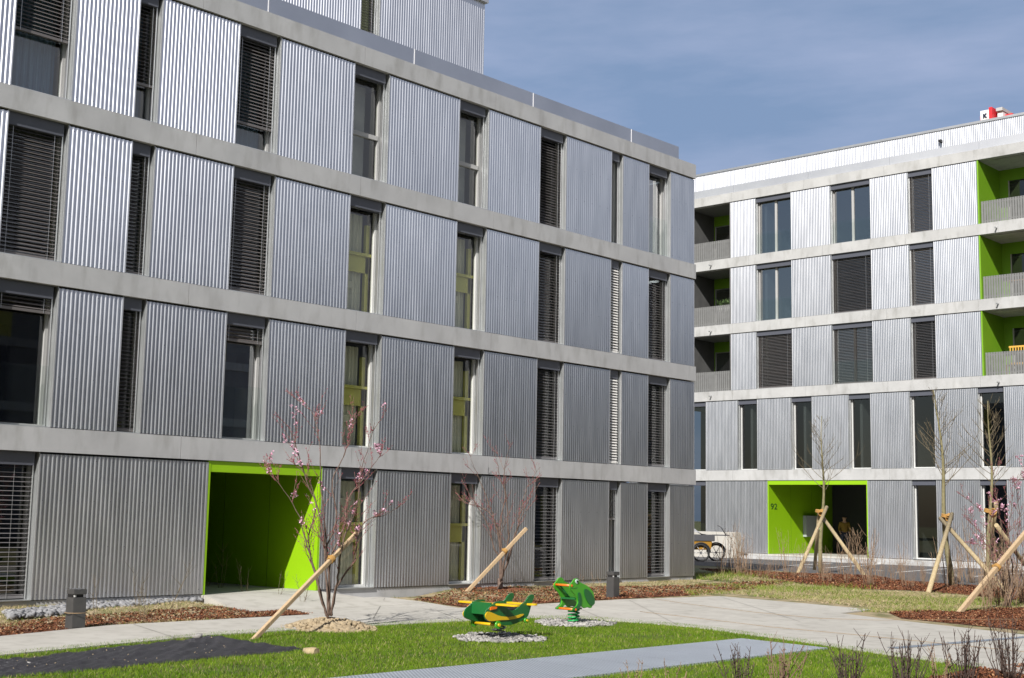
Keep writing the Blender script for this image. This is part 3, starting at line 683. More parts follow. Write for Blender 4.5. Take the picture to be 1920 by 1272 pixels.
fixp(mb.build('letter', M['navy'], None, recalc=True), tw)
#PART2

# ------------------------------------------------------------------ ground
def sheet(name, pts, z, m, kind='structure', thick=0.0, label=None, cat=None):
    bm = bmesh.new(); vs = [bm.verts.new((p[0], p[1], (p[2] if len(p) > 2 and p[2] else z))) for p in pts]
    f = bm.faces.new(vs); f.normal_update()
    if f.normal.z < 0: f.normal_flip()
    if thick:
        r = bmesh.ops.extrude_face_region(bm, geom=[f]); 
        for v in [g for g in r['geom'] if isinstance(g, bmesh.types.BMVert)]: v.co.z += 0
        for v in vs: v.co.z -= thick
        bmesh.ops.recalc_face_normals(bm, faces=bm.faces)
    bmesh.ops.triangulate(bm, faces=[q for q in bm.faces if len(q.verts) > 4])
    me = bpy.data.meshes.new(name); bm.to_mesh(me); bm.free(); me.materials.append(m)
    o = bpy.data.objects.new(name, me); COL.objects.link(o)
    return tag(o, label, cat, None, kind)
def GP(lst, z=0.0): return [tuple(G(x, y, z)[:2]) for x, y in lst]
def inpoly(x, y, poly):
    c = False; j = len(poly)-1
    for i in range(len(poly)):
        xi, yi = poly[i][:2]; xj, yj = poly[j][:2]
        if (yi > y) != (yj > y) and x < (xj-xi)*(y-yi)/(yj-yi)+xi: c = not c
        j = i
    return c
def inpoly_np(X, Y, poly):
    c = np.zeros(len(X), bool); j = len(poly)-1
    for i in range(len(poly)):
        xi, yi = poly[i][:2]; xj, yj = poly[j][:2]
        if yi != yj:
            k = ((yi > Y) != (yj > Y)) & (X < (xj-xi)*(Y-yi)/(yj-yi)+xi); c ^= k
        j = i
    return c

mb = MB(); mb.quad((-400, -300, 0), (400, -300, 0), (400, 700, 0), (-400, 700, 0)); tag(mb.build('ground', M['ground']), None, None, None, 'structure')
rough = [(-19.97, 3), (-19.97, 31), (-27, 39.6), (-24, 39.4), (-12, 33), (-3, 28), (2, 22), (-8, 20), (-17, 17), (-16, 3)]
sheet('rough_soil', rough, 0.006, M['roughground'])
def bankz(x, y):
    x = np.asarray(x, float); y = np.asarray(y, float)
    z = np.interp(x, [-20, -18.9, -17.9], [0.11, 0.075, 0.0])
    return z*np.where(y < 13.9, np.clip((13.75-y)/0.5, 0, 1), np.clip((y-19.0)/0.9, 0, 1))
bk = MB()
for ya, yb in ((3.0, 13.8), (18.9, 29.0)):
    ys = np.linspace(ya, yb, 44); xs = np.linspace(-19.985, -17.8, 12); n0 = len(bk.v); rb = random.Random(6)
    for y in ys:
        for x in xs: bk.v.append((x, y, float(bankz(x, y))+0.008+(rb.uniform(0, 0.018) if -19.9 < x < -18.2 else 0)))
    for a in range(43):
        for b in range(11): q = n0+a*12+b; bk.f.append((q, q+1, q+13, q+12)); bk.m.append(0); bk.sm.append(True)
tag(bk.build('soil_bank', M['roughground']), None, None, None, 'structure')
edge = [(-60, 1236)] + [(0, 1228), (200, 1209), (400, 1190), (640, 1175), (870, 1164), (1000, 1158), (1100, 1159), (1300, 1175), (1480, 1199), (1640, 1223), (1920, 1262), (2300, 1318)]
edgeW = GP(edge)
lawn = edgeW + [(2, 13), (2, 2), (-12, 2)]
sheet('lawn', lawn, 0.010, M['lawnbase'])
# concrete path
pathpx_top = [(-60, 1199), (0, 1193), (210, 1172), (590, 1152)]
apron = [(590, 1152), (520, 1137), (440, 1122), (383, 1113)]
zt = 0.03
pathW = GP(pathpx_top + apron[1:-1], zt) 
pathW += [(-19.97, 13.81), (-19.97, 16.41)]
pathW += GP([(640, 1112), (722, 1120), (790, 1128), (860, 1140), (960, 1136), (1060, 1130), (1170, 1124), (1350, 1118), (1480, 1129), (1636, 1143), (1600, 1147), (1576, 1150), (1700, 1165), (1920, 1190), (2300, 1236)], zt)
pathW += [tuple(p) for p in reversed(GP(edge, zt))]
pth = sheet('concrete_path', pathW, zt, M['path'], thick=0.03)
rmp = MB(); rmp.hexa([(-19.965, 13.83, 0.0), (-18.3, 13.4, 0.0), (-18.0, 17.0, 0.0), (-19.965, 16.40, 0.0), (-19.965, 13.83, 0.196), (-18.3, 13.4, 0.036), (-18.0, 17.0, 0.036), (-19.965, 16.40, 0.196)])
tag(rmp.build('entrance_ramp', M['path']), None, None, None, 'structure')
def strip(name, a, b, wd, z, m, parent=None, h=0.0):
    a = Vector((a[0], a[1], 0)); b = Vector((b[0], b[1], 0)); d = (b-a).normalized(); n = Vector((-d.y, d.x, 0))*wd/2
    q = MB(); pts = [a-n, b-n, b+n, a+n]; q.quad(*[(p.x, p.y, z) for p in pts]); return q.build(name, m, parent)
M['joint'] = mat('path_joint', (0.22, 0.205, 0.175))
M['drain'] = mat('drain_channel_steel', (0.20, 0.24, 0.29), (0.30, 0.34, 0.38), 60, rough=0.5, metal=0.4)
for (a, b) in (((640, 1172), (870, 1151)), ((722, 1121), (700, 1160)), ((1060, 1131), (1130, 1160)), ((1350, 1119), (1500, 1166)), ((1350, 1150), (1560, 1160)), ((250, 1171), (330, 1197)), ((500, 1140), (600, 1131)), ((600, 1131), (720, 1121)), ((820, 1146), (870, 1165)), ((1180, 1126), (1270, 1172))):
    strip('path_joint', G(*a, zt), G(*b, zt), 0.012, zt+0.004, M['joint'], pth)
strip('drain_channel', G(1672, 1216, zt), G(1960, 1192, zt), 0.16, zt+0.005, M['drain'], pth)
# asphalt yard with parking bays, kerb and pavement by the far block
asph = [(-60, 49.45), (-60, 40.2), (-26.8, 40.2), (-19.6, 37.3), (-12.6, 33.6), (-4, 28.5), (20, 28.5), (20, 49.45)]
sheet('parking_asphalt', asph, 0.010, M['asphalt'])
mb = MB(); mb.box(-60, -31.34, 49.45, LB-0.1, -0.1, 0.11); mb.box(-31.34, -26.54, 49.45, LB-0.02, -0.1, 0.13); mb.box(-26.54, 20, 49.45, LB-0.1, -0.1, 0.11)
tag(mb.build('pavement', M['concb']), None, None, None, 'structure')
for (a, b) in (((1680, 1074), (1810, 1065)), ((1547, 1066), (1672, 1057)), ((1427, 1059), (1527, 1065)), ((1570, 1067), (1657, 1071)), ((1827, 1082), (1925, 1075)), ((1735, 1075), (1800, 1080)), ((1700, 1058), (1760, 1061)), ((1840, 1062), (1920, 1066)), ((1470, 1062), (1560, 1057))):
    o = strip('parking_line', G(*a), G(*b), 0.15, 0.015, M['white']); tag(o, None, None, None, 'structure')
# mulch beds (a slightly heaped sheet plus loose chips)
beds = {
 'near_left': [(-80, 1204), (0, 1195), (210, 1173), (590, 1153), (545, 1147), (470, 1144), (400, 1147), (315, 1153), (232, 1158), (157, 1163), (70, 1169), (-80, 1183)],
 'mid': [(775, 1126), (820, 1133), (868, 1140), (960, 1136), (1060, 1130), (1170, 1124), (1290, 1118), (1370, 1111), (1500, 1094), (1400, 1098), (1280, 1105), (1107, 1110), (1003, 1112), (917, 1108), (873, 1114)],
 'hedge': [(1310, 1074), (1400, 1078), (1493, 1083), (1640, 1086), (1800, 1098), (1940, 1104), (1940, 1130), (1800, 1116), (1700, 1108), (1613, 1106), (1500, 1096), (1347, 1083)],
 'right': [(1667, 1151), (1700, 1146), (1797, 1149), (1880, 1142), (2020, 1140), (2020, 1200), (1920, 1184), (1780, 1170), (1690, 1161)],
 'front': [(1735, 1276), (1847, 1254), (1930, 1249), (2100, 1270), (2100, 1330), (1735, 1330)],
}
rng = np.random.default_rng(5)
def scatter_poly(poly, dens):
    P = np.array([p[:2] for p in poly]); lo, hi = P.min(0), P.max(0); n = int((hi-lo).prod()*dens)
    q = rng.uniform(lo, hi, (n, 2)); return q[inpoly_np(q[:, 0], q[:, 1], poly)]
bedW = {}
def chips_mesh(name, pts, zb, size, mats, up=0.5, thin=0.35):
    """irregular flat flakes lying at all tilts"""
    n = len(pts); V = np.zeros((n, 4, 3)); a = rng.uniform(0, 2*np.pi, n); ln = rng.uniform(size[0], size[1], n); wd = ln*rng.uniform(0.25, 0.6, n)
    d = np.stack([np.cos(a), np.sin(a), rng.normal(0, up, n)], 1); d /= np.linalg.norm(d, axis=1)[:, None]
    e = np.stack([-np.sin(a), np.cos(a), rng.normal(0, up, n)], 1); e /= np.linalg.norm(e, axis=1)[:, None]
    c = np.concatenate([pts, zb[:, None]], 1)
    V[:, 0] = c - d*ln[:, None]/2 - e*wd[:, None]/2; V[:, 1] = c + d*ln[:, None]/2 - e*wd[:, None]*thin; V[:, 2] = c + d*ln[:, None]/2 + e*wd[:, None]/2; V[:, 3] = c - d*ln[:, None]/2 + e*wd[:, None]*thin
    return quads_mesh(name, V, mats)
def quads_mesh(name, V, mats, idx=None):
    n, k = V.shape[:2]; me = bpy.data.meshes.new(name)
    me.vertices.add(n*k); me.vertices.foreach_set('co', V.reshape(-1).astype(np.float32))
    me.loops.add(n*k); me.loops.foreach_set('vertex_index', np.arange(n*k, dtype=np.int32))
    me.polygons.add(n); me.polygons.foreach_set('loop_start', np.arange(0, n*k, k, dtype=np.int32)); me.polygons.foreach_set('loop_total', np.full(n, k, np.int32))
    for m in mats: me.materials.append(m)
    if len(mats) > 1:
        me.polygons.foreach_set('material_index', (rng.integers(0, len(mats), n) if idx is None else idx).astype(np.int32))
    me.update(calc_edges=True); me.validate()
    o = bpy.data.objects.new(name, me); COL.objects.link(o); return o
for k, px in beds.items():
    W_ = GP(px); bedW[k] = W_
    z = 0.014
    o = sheet('bark_mulch_bed', W_, z, M['mulch'])
    dist = dep_of((W_[0][0], W_[0][1], 0))
    dens, sz = (1500, (0.02, 0.055)) if dist < 25 else (500, (0.03, 0.075))
    pts = scatter_poly(W_, dens)
    h = bankz(pts[:, 0], pts[:, 1]) + z + 0.004 + 0.022*np.abs(np.sin(pts[:, 0]*3.1+pts[:, 1]*2.3)*np.cos(pts[:, 1]*4.7-pts[:, 0])) * rng.uniform(0.3, 1, len(pts))
    idx = rng.choice(4, len(pts), p=[0.42, 0.30, 0.08, 0.20])
    o = chips_mesh('bark_mulch', pts, h, sz, [M['chip1'], M['mulch'], M['chip2'], M['chip3']], 0.55)
    me = o.data; me.polygons.foreach_set('material_index', idx.astype(np.int32)); tag(o, 'red brown bark mulch covering the planting bed', 'mulch', None, 'stuff')

# grass
def blades(name, pts, h, wd, mats, p, lean=0.35, z0=0.0):
    n = len(pts); V = np.zeros((n, 3, 3)); a = rng.uniform(0, 2*np.pi, n); hh = rng.uniform(h[0], h[1], n); ww = rng.uniform(wd[0], wd[1], n)
    c = np.concatenate([pts, (bankz(pts[:, 0], pts[:, 1]) + z0)[:, None]], 1); e = np.stack([np.cos(a), np.sin(a), 0*a], 1)
    l = np.stack([rng.normal(0, lean, n), rng.normal(0, lean, n), np.ones(n)], 1)
    V[:, 0] = c - e*ww[:, None]/2; V[:, 1] = c + e*ww[:, None]/2; V[:, 2] = c + l*hh[:, None]
    return quads_mesh(name, V, mats, rng.choice(len(mats), n, p=p))
grate = [G(590, 1280.5), G(1390, 1201.8), G(1552, 1220), G(1040, 1281)]
grateW = [tuple(q[:2]) for q in grate]
fabW = [tuple(G(*q)[:2]) for q in ((-40, 1244), (150, 1225), (330, 1204), (392, 1198), (470, 1208), (572, 1221), (500, 1229), (400, 1237), (180, 1259), (-40, 1276))]
lawn_vis = edgeW[1:-1] + GP([(2050, 1275), (2050, 1300), (-60, 1300), (-60, 1236)])
riders = [(-12.58, 13.53, 0.62), (-13.58, 16.33, 0.62)]
mounds = [(-15.19, 12.72, 0.75)]
def patchy(pts, s, t):
    v = np.sin(pts[:, 0]*s+1.3)*np.cos(pts[:, 1]*s*1.13+0.4)+0.6*np.sin(pts[:, 0]*s*2.3-pts[:, 1]*s*1.9)+rng.normal(0, 0.35, len(pts)); return v > t
pts = scatter_poly(lawn_vis, 2600)
keep = ~inpoly_np(pts[:, 0], pts[:, 1], grateW) & ~inpoly_np(pts[:, 0], pts[:, 1], fabW) & ~inpoly_np(pts[:, 0], pts[:, 1], bedW['front'])
for x, y, r in riders: keep &= np.hypot(pts[:, 0]-x, pts[:, 1]-y) > r*0.95
for x, y, r in mounds: keep &= np.hypot(pts[:, 0]-x, (pts[:, 1]-y)) > r*0.9
pts = pts[keep]
thin = patchy(pts, 1.6, -0.8) | (rng.uniform(0, 1, len(pts)) < 0.45); pts = pts[thin]
tag(blades('lawn_grass', pts, (0.018, 0.048), (0.005, 0.010), [M['grass1'], M['grass2'], M['grass3']], [0.66, 0.29, 0.05], 0.45, 0.008), 'short bright green lawn grass', 'grass', None, 'stuff')
# tufts on the rough ground
def clumpy(poly, dens, s, t):
    p_ = scatter_poly(poly, dens); return p_[patchy(p_, s, t)]
roughA = [(-19.9, 8), (-19.9, 24.5), (-17.3, 22), (-17.6, 16.5), (-19.5, 16.5), (-19.5, 14.2), (-18.5, 14.4), (-17.6, 8)]
pA = clumpy(roughA, 420, 2.4, 0.0)
pA = pA[~inpoly_np(pA[:, 0], pA[:, 1], pathW)]
tag(blades('weed_grass', pA, (0.02, 0.075), (0.006, 0.012), [M['grass3'], M['grass1'], M['soil']], [0.62, 0.14, 0.24], 0.8, 0.006), 'thin dry weedy grass by the foot of the long facade', 'grass', None, 'stuff')
roughB = GP([(1300, 1082), (1350, 1086), (1500, 1098), (1613, 1108), (1747, 1112), (1930, 1132), (1930, 1142), (1797, 1148), (1667, 1150), (1590, 1148), (1640, 1141), (1480, 1127), (1370, 1114), (1290, 1118), (1280, 1105), (1400, 1098), (1290, 1095)])
pB = clumpy(roughB, 900, 1.1, 0.15)
tag(blades('weed_grass', pB, (0.025, 0.085), (0.008, 0.016), [M['grass1'], M['grass2'], M['grass3']], [0.36, 0.20, 0.44], 0.7, 0.006), 'patchy long green grass between path and hedge bed', 'grass', None, 'stuff')
tuft = np.concatenate([np.stack([rng.normal(x, 0.45, 260), rng.normal(y, 0.6, 260)], 1) for x, y in [tuple(G(px, py)[:2]) for px, py in ((1310, 1090), (1350, 1088), (1400, 1090), (1335, 1094), (1490, 1112), (1440, 1108), (1560, 1105), (1790, 1132), (1860, 1135))]])
tuft = tuft[~inpoly_np(tuft[:, 0], tuft[:, 1], pathW)]
tag(blades('tall_grass', tuft, (0.05, 0.20), (0.008, 0.016), [M['grass2'], M['grass1'], M['grass3']], [0.5, 0.3, 0.2], 0.55, 0.0), 'taller fresh green grass tufts near the corner of the long block', 'grass', None, 'stuff')

# flattened straw and clods on the bare soil
def straw(poly, dens, name, label, hh=(0.02, 0.06)):
    q = scatter_poly(poly, dens); q = q[~inpoly_np(q[:, 0], q[:, 1], pathW)]; q = q[patchy(q, 1.7, -0.6)]
    for kb in ('near_left', 'mid', 'right', 'hedge'): q = q[~(inpoly_np(q[:, 0], q[:, 1], bedW[kb]) & (rng.uniform(0, 1, len(q)) < 0.93))]
    tag(blades(name, q, hh, (0.005, 0.011), [M['grass3'], M['soil'], M['straw'], M['grass1']], [0.40, 0.22, 0.26, 0.12], 1.3, 0.012), label, 'straw', None, 'stuff')
M['straw'] = mat('straw', (0.42, 0.34, 0.18), (0.52, 0.44, 0.26), 3, rough=0.9)
straw([(-19.95, 7), (-19.95, 13.6), (-17.5, 13.8), (-17.2, 10), (-16.9, 7)], 1300, 'straw', 'dry straw and weeds on the soil strip left of the entrance')
straw([(-19.95, 19.2), (-19.95, 28.9), (-17.3, 26.5), (-17.3, 20)], 800, 'straw', 'dry straw and weeds along the foot of the long facade')
straw(roughB, 700, 'straw', 'dry straw between the green patches by the hedge bed', (0.02, 0.07))

# pebbles
ico = bmesh.new(); bmesh.ops.create_icosphere(ico, subdivisions=1, radius=1.0); icoV = np.array([v.co[:] for v in ico.verts]); icoF = np.array([[v.index for v in f.verts] for f in ico.faces]); ico.free()
def pebbles(name, pts, zb, size, m, flat=0.6):
    n = len(pts); s = rng.uniform(size[0], size[1], n); sc = np.stack([s*rng.uniform(0.8, 1.4, n), s*rng.uniform(0.7, 1.1, n), s*flat*rng.uniform(0.7, 1.1, n)], 1)
    a = rng.uniform(0, 2*np.pi, n); V = icoV[None]*sc[:, None]*(1+rng.normal(0, 0.10, (n, len(icoV), 1)))
    tl = rng.normal(0, 0.3, n); V[..., 2] += V[..., 0]*tl[:, None]
    X = V[..., 0]*np.cos(a)[:, None]-V[..., 1]*np.sin(a)[:, None]; Y = V[..., 0]*np.sin(a)[:, None]+V[..., 1]*np.cos(a)[:, None]
    V = np.stack([X+pts[:, 0:1], Y+pts[:, 1:2], V[..., 2]+zb[:, None]], 2)
    F = (icoF[None]+(np.arange(n)*len(icoV))[:, None, None]).reshape(-1, 3)
    me = bpy.data.meshes.new(name); me.from_pydata(V.reshape(-1, 3).tolist(), [], F.tolist()); me.materials.append(m); me.polygons.foreach_set('use_smooth', [True]*len(F))
    o = bpy.data.objects.new(name, me); COL.objects.link(o); return o
for (x, y, r), nm in zip(riders, ('aeroplane', 'frog')):
    n = 700; rr = r*np.sqrt(rng.uniform(0, 1, n)); a = rng.uniform(0, 2*np.pi, n)
    k = 1+0.10*np.sin(3*a+x)+0.06*np.sin(7*a)
    p_ = np.stack([x+rr*k*np.cos(a), y+rr*k*np.sin(a)], 1)
    tag(pebbles('pebble_bed', p_, 0.02+0.022*rng.uniform(0, 1, n), (0.020, 0.042), M['stone']), 'round bed of pale pebbles under the %s spring rider' % nm, 'pebbles', None, 'stuff')
def pebble_strip(poly, dens, size, z, label, m):
    p_ = scatter_poly(poly, dens); tag(pebbles('pebble_strip', p_, z+0.03*rng.uniform(0, 1, len(p_)), size, m), label, 'pebbles', None, 'stuff')
pebble_strip(GP([(10, 1152), (120, 1140), (170, 1134), (260, 1123), (330, 1116), (420, 1117), (405, 1126), (335, 1131), (270, 1138), (180, 1143), (130, 1151), (20, 1160)], 0.09), 900, (0.03, 0.075), 0.10, 'grey cobbles heaped along the foot of the wide metal panel', M['stoneg'])
pebble_strip(GP([(635, 1106), (690, 1103), (722, 1110), (700, 1114), (640, 1111)], 0.05), 900, (0.03, 0.07), 0.04, 'grey cobbles beside the entrance below the tall window', M['stoneg'])
pebble_strip(GP([(30, 1158), (110, 1148), (230, 1136), (330, 1130), (420, 1126), (430, 1130), (330, 1137), (200, 1146), (60, 1165)], 0.05), 25, (0.03, 0.07), 0.06, 'few loose stones scattered on the weedy strip by the wall', M['stone'])

def clods(poly, dens, label):
    q = scatter_poly(poly, dens); q = q[~inpoly_np(q[:, 0], q[:, 1], pathW)]; o = pebbles('soil_clods', q, bankz(q[:, 0], q[:, 1])+0.012, (0.008, 0.04), M['soil'], 0.7); tag(o, label, 'soil', None, 'stuff')
clods([(-19.8, 7), (-19.8, 13.6), (-17.9, 13.8), (-17.4, 10), (-17.1, 7)], 60, 'loose soil clods on the strip left of the entrance')
clods(roughB, 22, 'loose soil clods on the patchy ground by the hedge bed')
# heaps of soil
def mound(name, x, y, rx, ry, h, label, m):
    b = MB(); n, k = 40, 12; rr = random.Random(int(x*10)); vs = []
    for i in range(k+1):
        for j in range(n):
            a = 2*math.pi*j/n; t = i/k; e = 1+0.13*math.sin(3*a+x)+0.08*math.sin(5*a+2)
            z = h*(1-t*t)**1.3*(0.8+0.5*rr.random()) if i < k else -0.01
            b.v.append((x+rx*t*e*math.cos(a)+rr.uniform(-.02, .02), y+ry*t*e*math.sin(a)+rr.uniform(-.02, .02), max(z, -0.01)+0.012))
    for i in range(k):
        for j in range(n):
            q = (j+1) % n; b.f.append((i*n+j, (i+1)*n+j, (i+1)*n+q, i*n+q)); b.m.append(0); b.sm.append(False)
    o = b.build(name, m)
    p_ = []
    nn = 420; a = rng.uniform(0, 2*np.pi, nn); t = np.sqrt(rng.uniform(0, 1.15, nn))
    pts_ = np.stack([x+rx*t*np.cos(a), y+ry*t*np.sin(a)], 1); zz = 0.012+h*np.clip(1-t*t, 0, 1)**1.3
    c = pebbles('clod', pts_, zz, (0.012, 0.05), m, 0.75); c.parent = o; c['kind'] = 'stuff'
    return tag(o, label, 'soil mound')
mound('soil_mound', -15.19, 12.72, 0.72, 0.62, 0.13, 'crumbly pale brown soil heap around the foot of the blossoming tree', M['soil'])
mound('mulch_mound', -19.6, 21.2, 1.1, 1.2, 0.12, 'mulch heap around the bare tree in front of the metal panel', M['mulch'])

# black ground fabric with wrinkles
def fabric():
    b = MB(); nu, nv = 90, 26
    top = [Vector((*G(x, y)[:2], 0)) for x, y in ((-40, 1244), (60, 1236), (150, 1225), (250, 1213), (330, 1204), (384, 1199))]
    bot = [Vector((*G(x, y)[:2], 0)) for x, y in ((-40, 1276), (90, 1268), (200, 1257), (330, 1243), (450, 1233), (572, 1221))]
    def lerp(L_, t):
        t *= len(L_)-1; i = min(int(t), len(L_)-2); return L_[i].lerp(L_[i+1], t-i)
    for i in range(nu+1):
        for j in range(nv+1):
            u, v = i/nu, j/nv; p = lerp(top, u).lerp(lerp(bot, u), v)
            p += Vector((0.03*math.sin(u*40+v*3), 0.03*math.sin(u*33), 0))*(1 if v in (0, 1) else 0.3)
            z = 0.026+0.008*math.sin(u*21+v*9)*math.sin(v*13+u*7)+0.012*math.sin(u*60-v*25)*math.sin(u*17)+0.008*math.sin(v*41+u*90)
            z += 0.012*(1-abs(math.sin(u*17+v*4+1.5*math.sin(v*5))))**6 + 0.014*(1-abs(math.sin(v*7-u*11+math.sin(u*9))))**8
            z += 0.028*math.exp(-((u-0.99)/0.03)**2)*(1-v) + 0.018*math.exp(-((v-0.45-0.2*math.sin(u*5))/0.05)**2)*abs(math.sin(u*14))
            if v in (0.0, 1.0) or i in (0, nu): z *= 0.45
            b.v.append((p.x, p.y, max(z, 0.014)))
    for i in range(nu):
        for j in range(nv):
            a = i*(nv+1)+j; b.f.append((a, a+1, a+nv+2, a+nv+1)); b.m.append(0); b.sm.append(True)
    return tag(b.build('ground_fabric', M['fabric']), 'black wrinkled ground fabric sheet spread on the lawn', 'fabric sheet')
fabric()
q = scatter_poly(fabW, 9); tag(pebbles('dirt_crumbs', q, np.full(len(q), 0.05), (0.004, 0.012), M['soil'], 0.6), 'crumbs of soil scattered on the black fabric', 'soil', None, 'stuff')
def lump(name, pts, rad, m, label, cat, sides=10, seed=1):
    b = MB(); rr = random.Random(seed); b.tube(pts, rad, sides)
    b.v = [(x+rr.uniform(-.006, .006), y+rr.uniform(-.006, .006), z+rr.uniform(-.006, .006)) for x, y, z in b.v]
    return tag(b.build(name, m), label, cat)
e0, e1 = G(572, 1221, 0.04), G(594, 1223, 0.04)
lump('log', [e0, e0.lerp(e1, .5), e1], [0.045, 0.055, 0.048], M['pole'], 'short wooden log weighing down the corner of the black fabric', 'log')
def stone(px, py, r, label):
    p = G(px, py); q = pebbles('stone', np.array([[p.x, p.y]]), np.array([r*0.4]), (r, r*1.05), M['stone'], 0.6); return tag(q, label, 'stone')
stone(51, 1247, 0.035, 'small brown stone lying on the left part of the black fabric')
stone(82, 1237, 0.028, 'tiny pale stone near the far edge of the black fabric')
stone(370, 1200, 0.09, 'pale rock at the far corner of the black fabric')
stone(195, 1153, 0.13, 'large flat tan stone beside the left bollard on the mulch')
stone(253, 1149, 0.11, 'rounded beige stone on the bark mulch right of the left bollard')
stone(75, 1160, 0.07, 'white stone on the mulch left of the left bollard')
stone(28, 1164, 0.08, 'pale stone at the left end of the weedy strip')

# perforated walkway
wk = sheet('metal_walkway', [(x, y) for x, y in grateW], 0.035, M['grating'], thick=0.03)
w0_, w1_, w2_, w3_ = [Vector((q[0], q[1], 0)) for q in grateW]
dn = (w1_-w0_).normalized()
for k in range(1, 12):
    a = w1_ - dn*(0.75*k); b = w2_ - dn*(0.75*k)
    j_ = strip('panel_joint', a, b, 0.006, 0.0385, M['drain'], wk)

# ------------------------------------------------------------------ bollards
def bollard(px, py, h, label):
    p = G(px, py); root = empty('bollard_light', (p.x, p.y, 0), label, 'bollard light', 'bollard lights along the path'); s = 0.10
    b = MB(); b.box(-s, s, -s, s, 0, h*0.80); o = b.build('post', M['bollard'], root, bevel=0.006)
    b = MB(); b.box(-s, s, -s, s, h*0.87, h); b.build('cap', M['bollard'], root, bevel=0.006)
    b = MB(); b.box(-s*0.72, s*0.55, -s*0.95, s*0.72, h*0.80, h*0.87); b.build('light_slot', M['black'], root)
    b = MB(); b.tube([(s*0.6, -s*0.6, h*0.803), (s*0.6, -s*0.6, h*0.868)], 0.02, 8); b.build('lens', M['lens'], root)
    return root
bollard(140, 1181, 0.56, 'anthracite square bollard light standing in bark mulch at the left, string around it')
bollard(1149, 1122, 0.55, 'anthracite square bollard light standing right of the frog rider')

# ------------------------------------------------------------------ woody plants
def wiggle_line(p0, d, ln, n, rnd, bend=0.12, lift=0.05):
    pts = [Vector(p0)]; d = Vector(d).normalized()
    for i in range(n):
        d = (d + Vector((rnd.uniform(-bend, bend), rnd.uniform(-bend, bend), rnd.uniform(-bend*0.3, bend*0.3)+lift))).normalized()
        pts.append(pts[-1] + d*(ln/n))
    return pts
def rad_line(r0, r1, n): return [r0+(r1-r0)*i/n for i in range(n+1)]
def stems_tree(name, base, stems, label, cat, seed, barkm, r0, sub=9, blossom=0.0, trunk_h=0.18, sublen=(0.35, 0.9), shade=M['twig']):
    """several stems from one short trunk; stems are lists of world points"""
    rnd = random.Random(seed); root = empty(name, base, label, cat); bx = Vector(base)
    t = MB(); tw_ = MB(); bl = MB(); bd = MB()
    t.tube([(0, 0, -0.02), (0.01, 0, trunk_h*0.5), (0, 0.01, trunk_h)], [r0*1.25, r0*1.05, r0*0.95], 9)
    def flower(c, s):
        for q in range(6):
            a = rnd.uniform(0, 6.28); e = rnd.uniform(-0.6, 1.2); d = Vector((math.cos(a)*math.cos(e), math.sin(a)*math.cos(e), math.sin(e)))
            x = d.cross(Vector((0.3, 0.5, 0.8))).normalized()*s*0.6; o_ = c + d*s*0.3
            bl.quad(o_-x*0.5, o_+d*s*0.6-x, o_+d*s*0.9+x*0.2, o_+x*0.6, 0)
    def sidebuds(pts, k):
        for q in range(k):
            i = rnd.randrange(len(pts)-1); p = pts[i].lerp(pts[i+1], rnd.random()); d = Vector((rnd.uniform(-1, 1), rnd.uniform(-1, 1), rnd.uniform(-.2, 1))).normalized()
            bd.tube([p, p+d*0.018], [0.006, 0.002], 4)
    for s_ in stems:
        P_ = [Vector(q)-bx for q in s_]
        # smooth the stem
        Q = []
        for i in range(len(P_)-1):
            for k in range(4):
                tt = k/4; a = P_[max(i-1, 0)]; b = P_[i]; c = P_[i+1]; d = P_[min(i+2, len(P_)-1)]
                Q.append(0.5*((2*b)+(c-a)*tt+(2*a-5*b+4*c-d)*tt*tt+(-a+3*b-3*c+d)*tt**3) + Vector((rnd.uniform(-1, 1), rnd.uniform(-1, 1), 0))*0.012)
        Q.append(P_[-1]); n = len(Q)-1
        t.tube(Q, [max(0.0035, r0*0.36*(1-i/n)**0.8) for i in range(n+1)], 7)
        sidebuds(Q[n//2:], 8)
        for k in range(sub):
            f = rnd.uniform(0.26, 0.97); i = min(int(f*n), n-1); p = Q[i].lerp(Q[i+1], f*n-i); d0 = (Q[i+1]-Q[i]).normalized()
            a = rnd.uniform(0, 6.28); d = (d0*rnd.uniform(0.7, 1.3) + Vector((math.cos(a), math.sin(a), rnd.uniform(-.1, .4)))*0.75)
            ln = rnd.uniform(*sublen)*(1.15-f*0.6); L1 = wiggle_line(p, d, ln, 6, rnd, 0.14, 0.05)
            tw_.tube(L1, rad_line(max(0.0036, r0*0.13*(1-f)), 0.0018, 6), 5); sidebuds(L1, 7)
            for k2 in range(rnd.randint(1, 4)):
                i2 = rnd.randrange(1, 6); a = rnd.uniform(0, 6.28); L2 = wiggle_line(L1[i2], (L1[i2]-L1[i2-1]).normalized()+Vector((math.cos(a), math.sin(a), 0.2))*0.7, ln*rnd.uniform(0.2, 0.5), 4, rnd, 0.15, 0.05)
                tw_.tube(L2, rad_line(0.0028, 0.0015, 4), 4); sidebuds(L2, 4)
                if rnd.random() < blossom:
                    for q in range(rnd.randint(3, 9)):
                        j = rnd.randrange(1, 5); flower(L2[j]+Vector((rnd.uniform(-.03, .03), rnd.uniform(-.03, .03), rnd.uniform(-.03, .03))), rnd.uniform(0.022, 0.036))
            if rnd.random() < blossom*0.7:
                for q in range(rnd.randint(4, 12)): flower(L1[rnd.randrange(2, 7)]+Vector((rnd.uniform(-.035, .035), rnd.uniform(-.035, .035), rnd.uniform(-.03, .03))), rnd.uniform(0.022, 0.038))
    t.build('trunk', barkm, root); tw_.build('twigs', shade, root)
    if bd.v: bd.build('buds', M['bud'] if blossom else shade, root)
    if bl.v: bl.build('blossom', M['petal'], root)
    return root
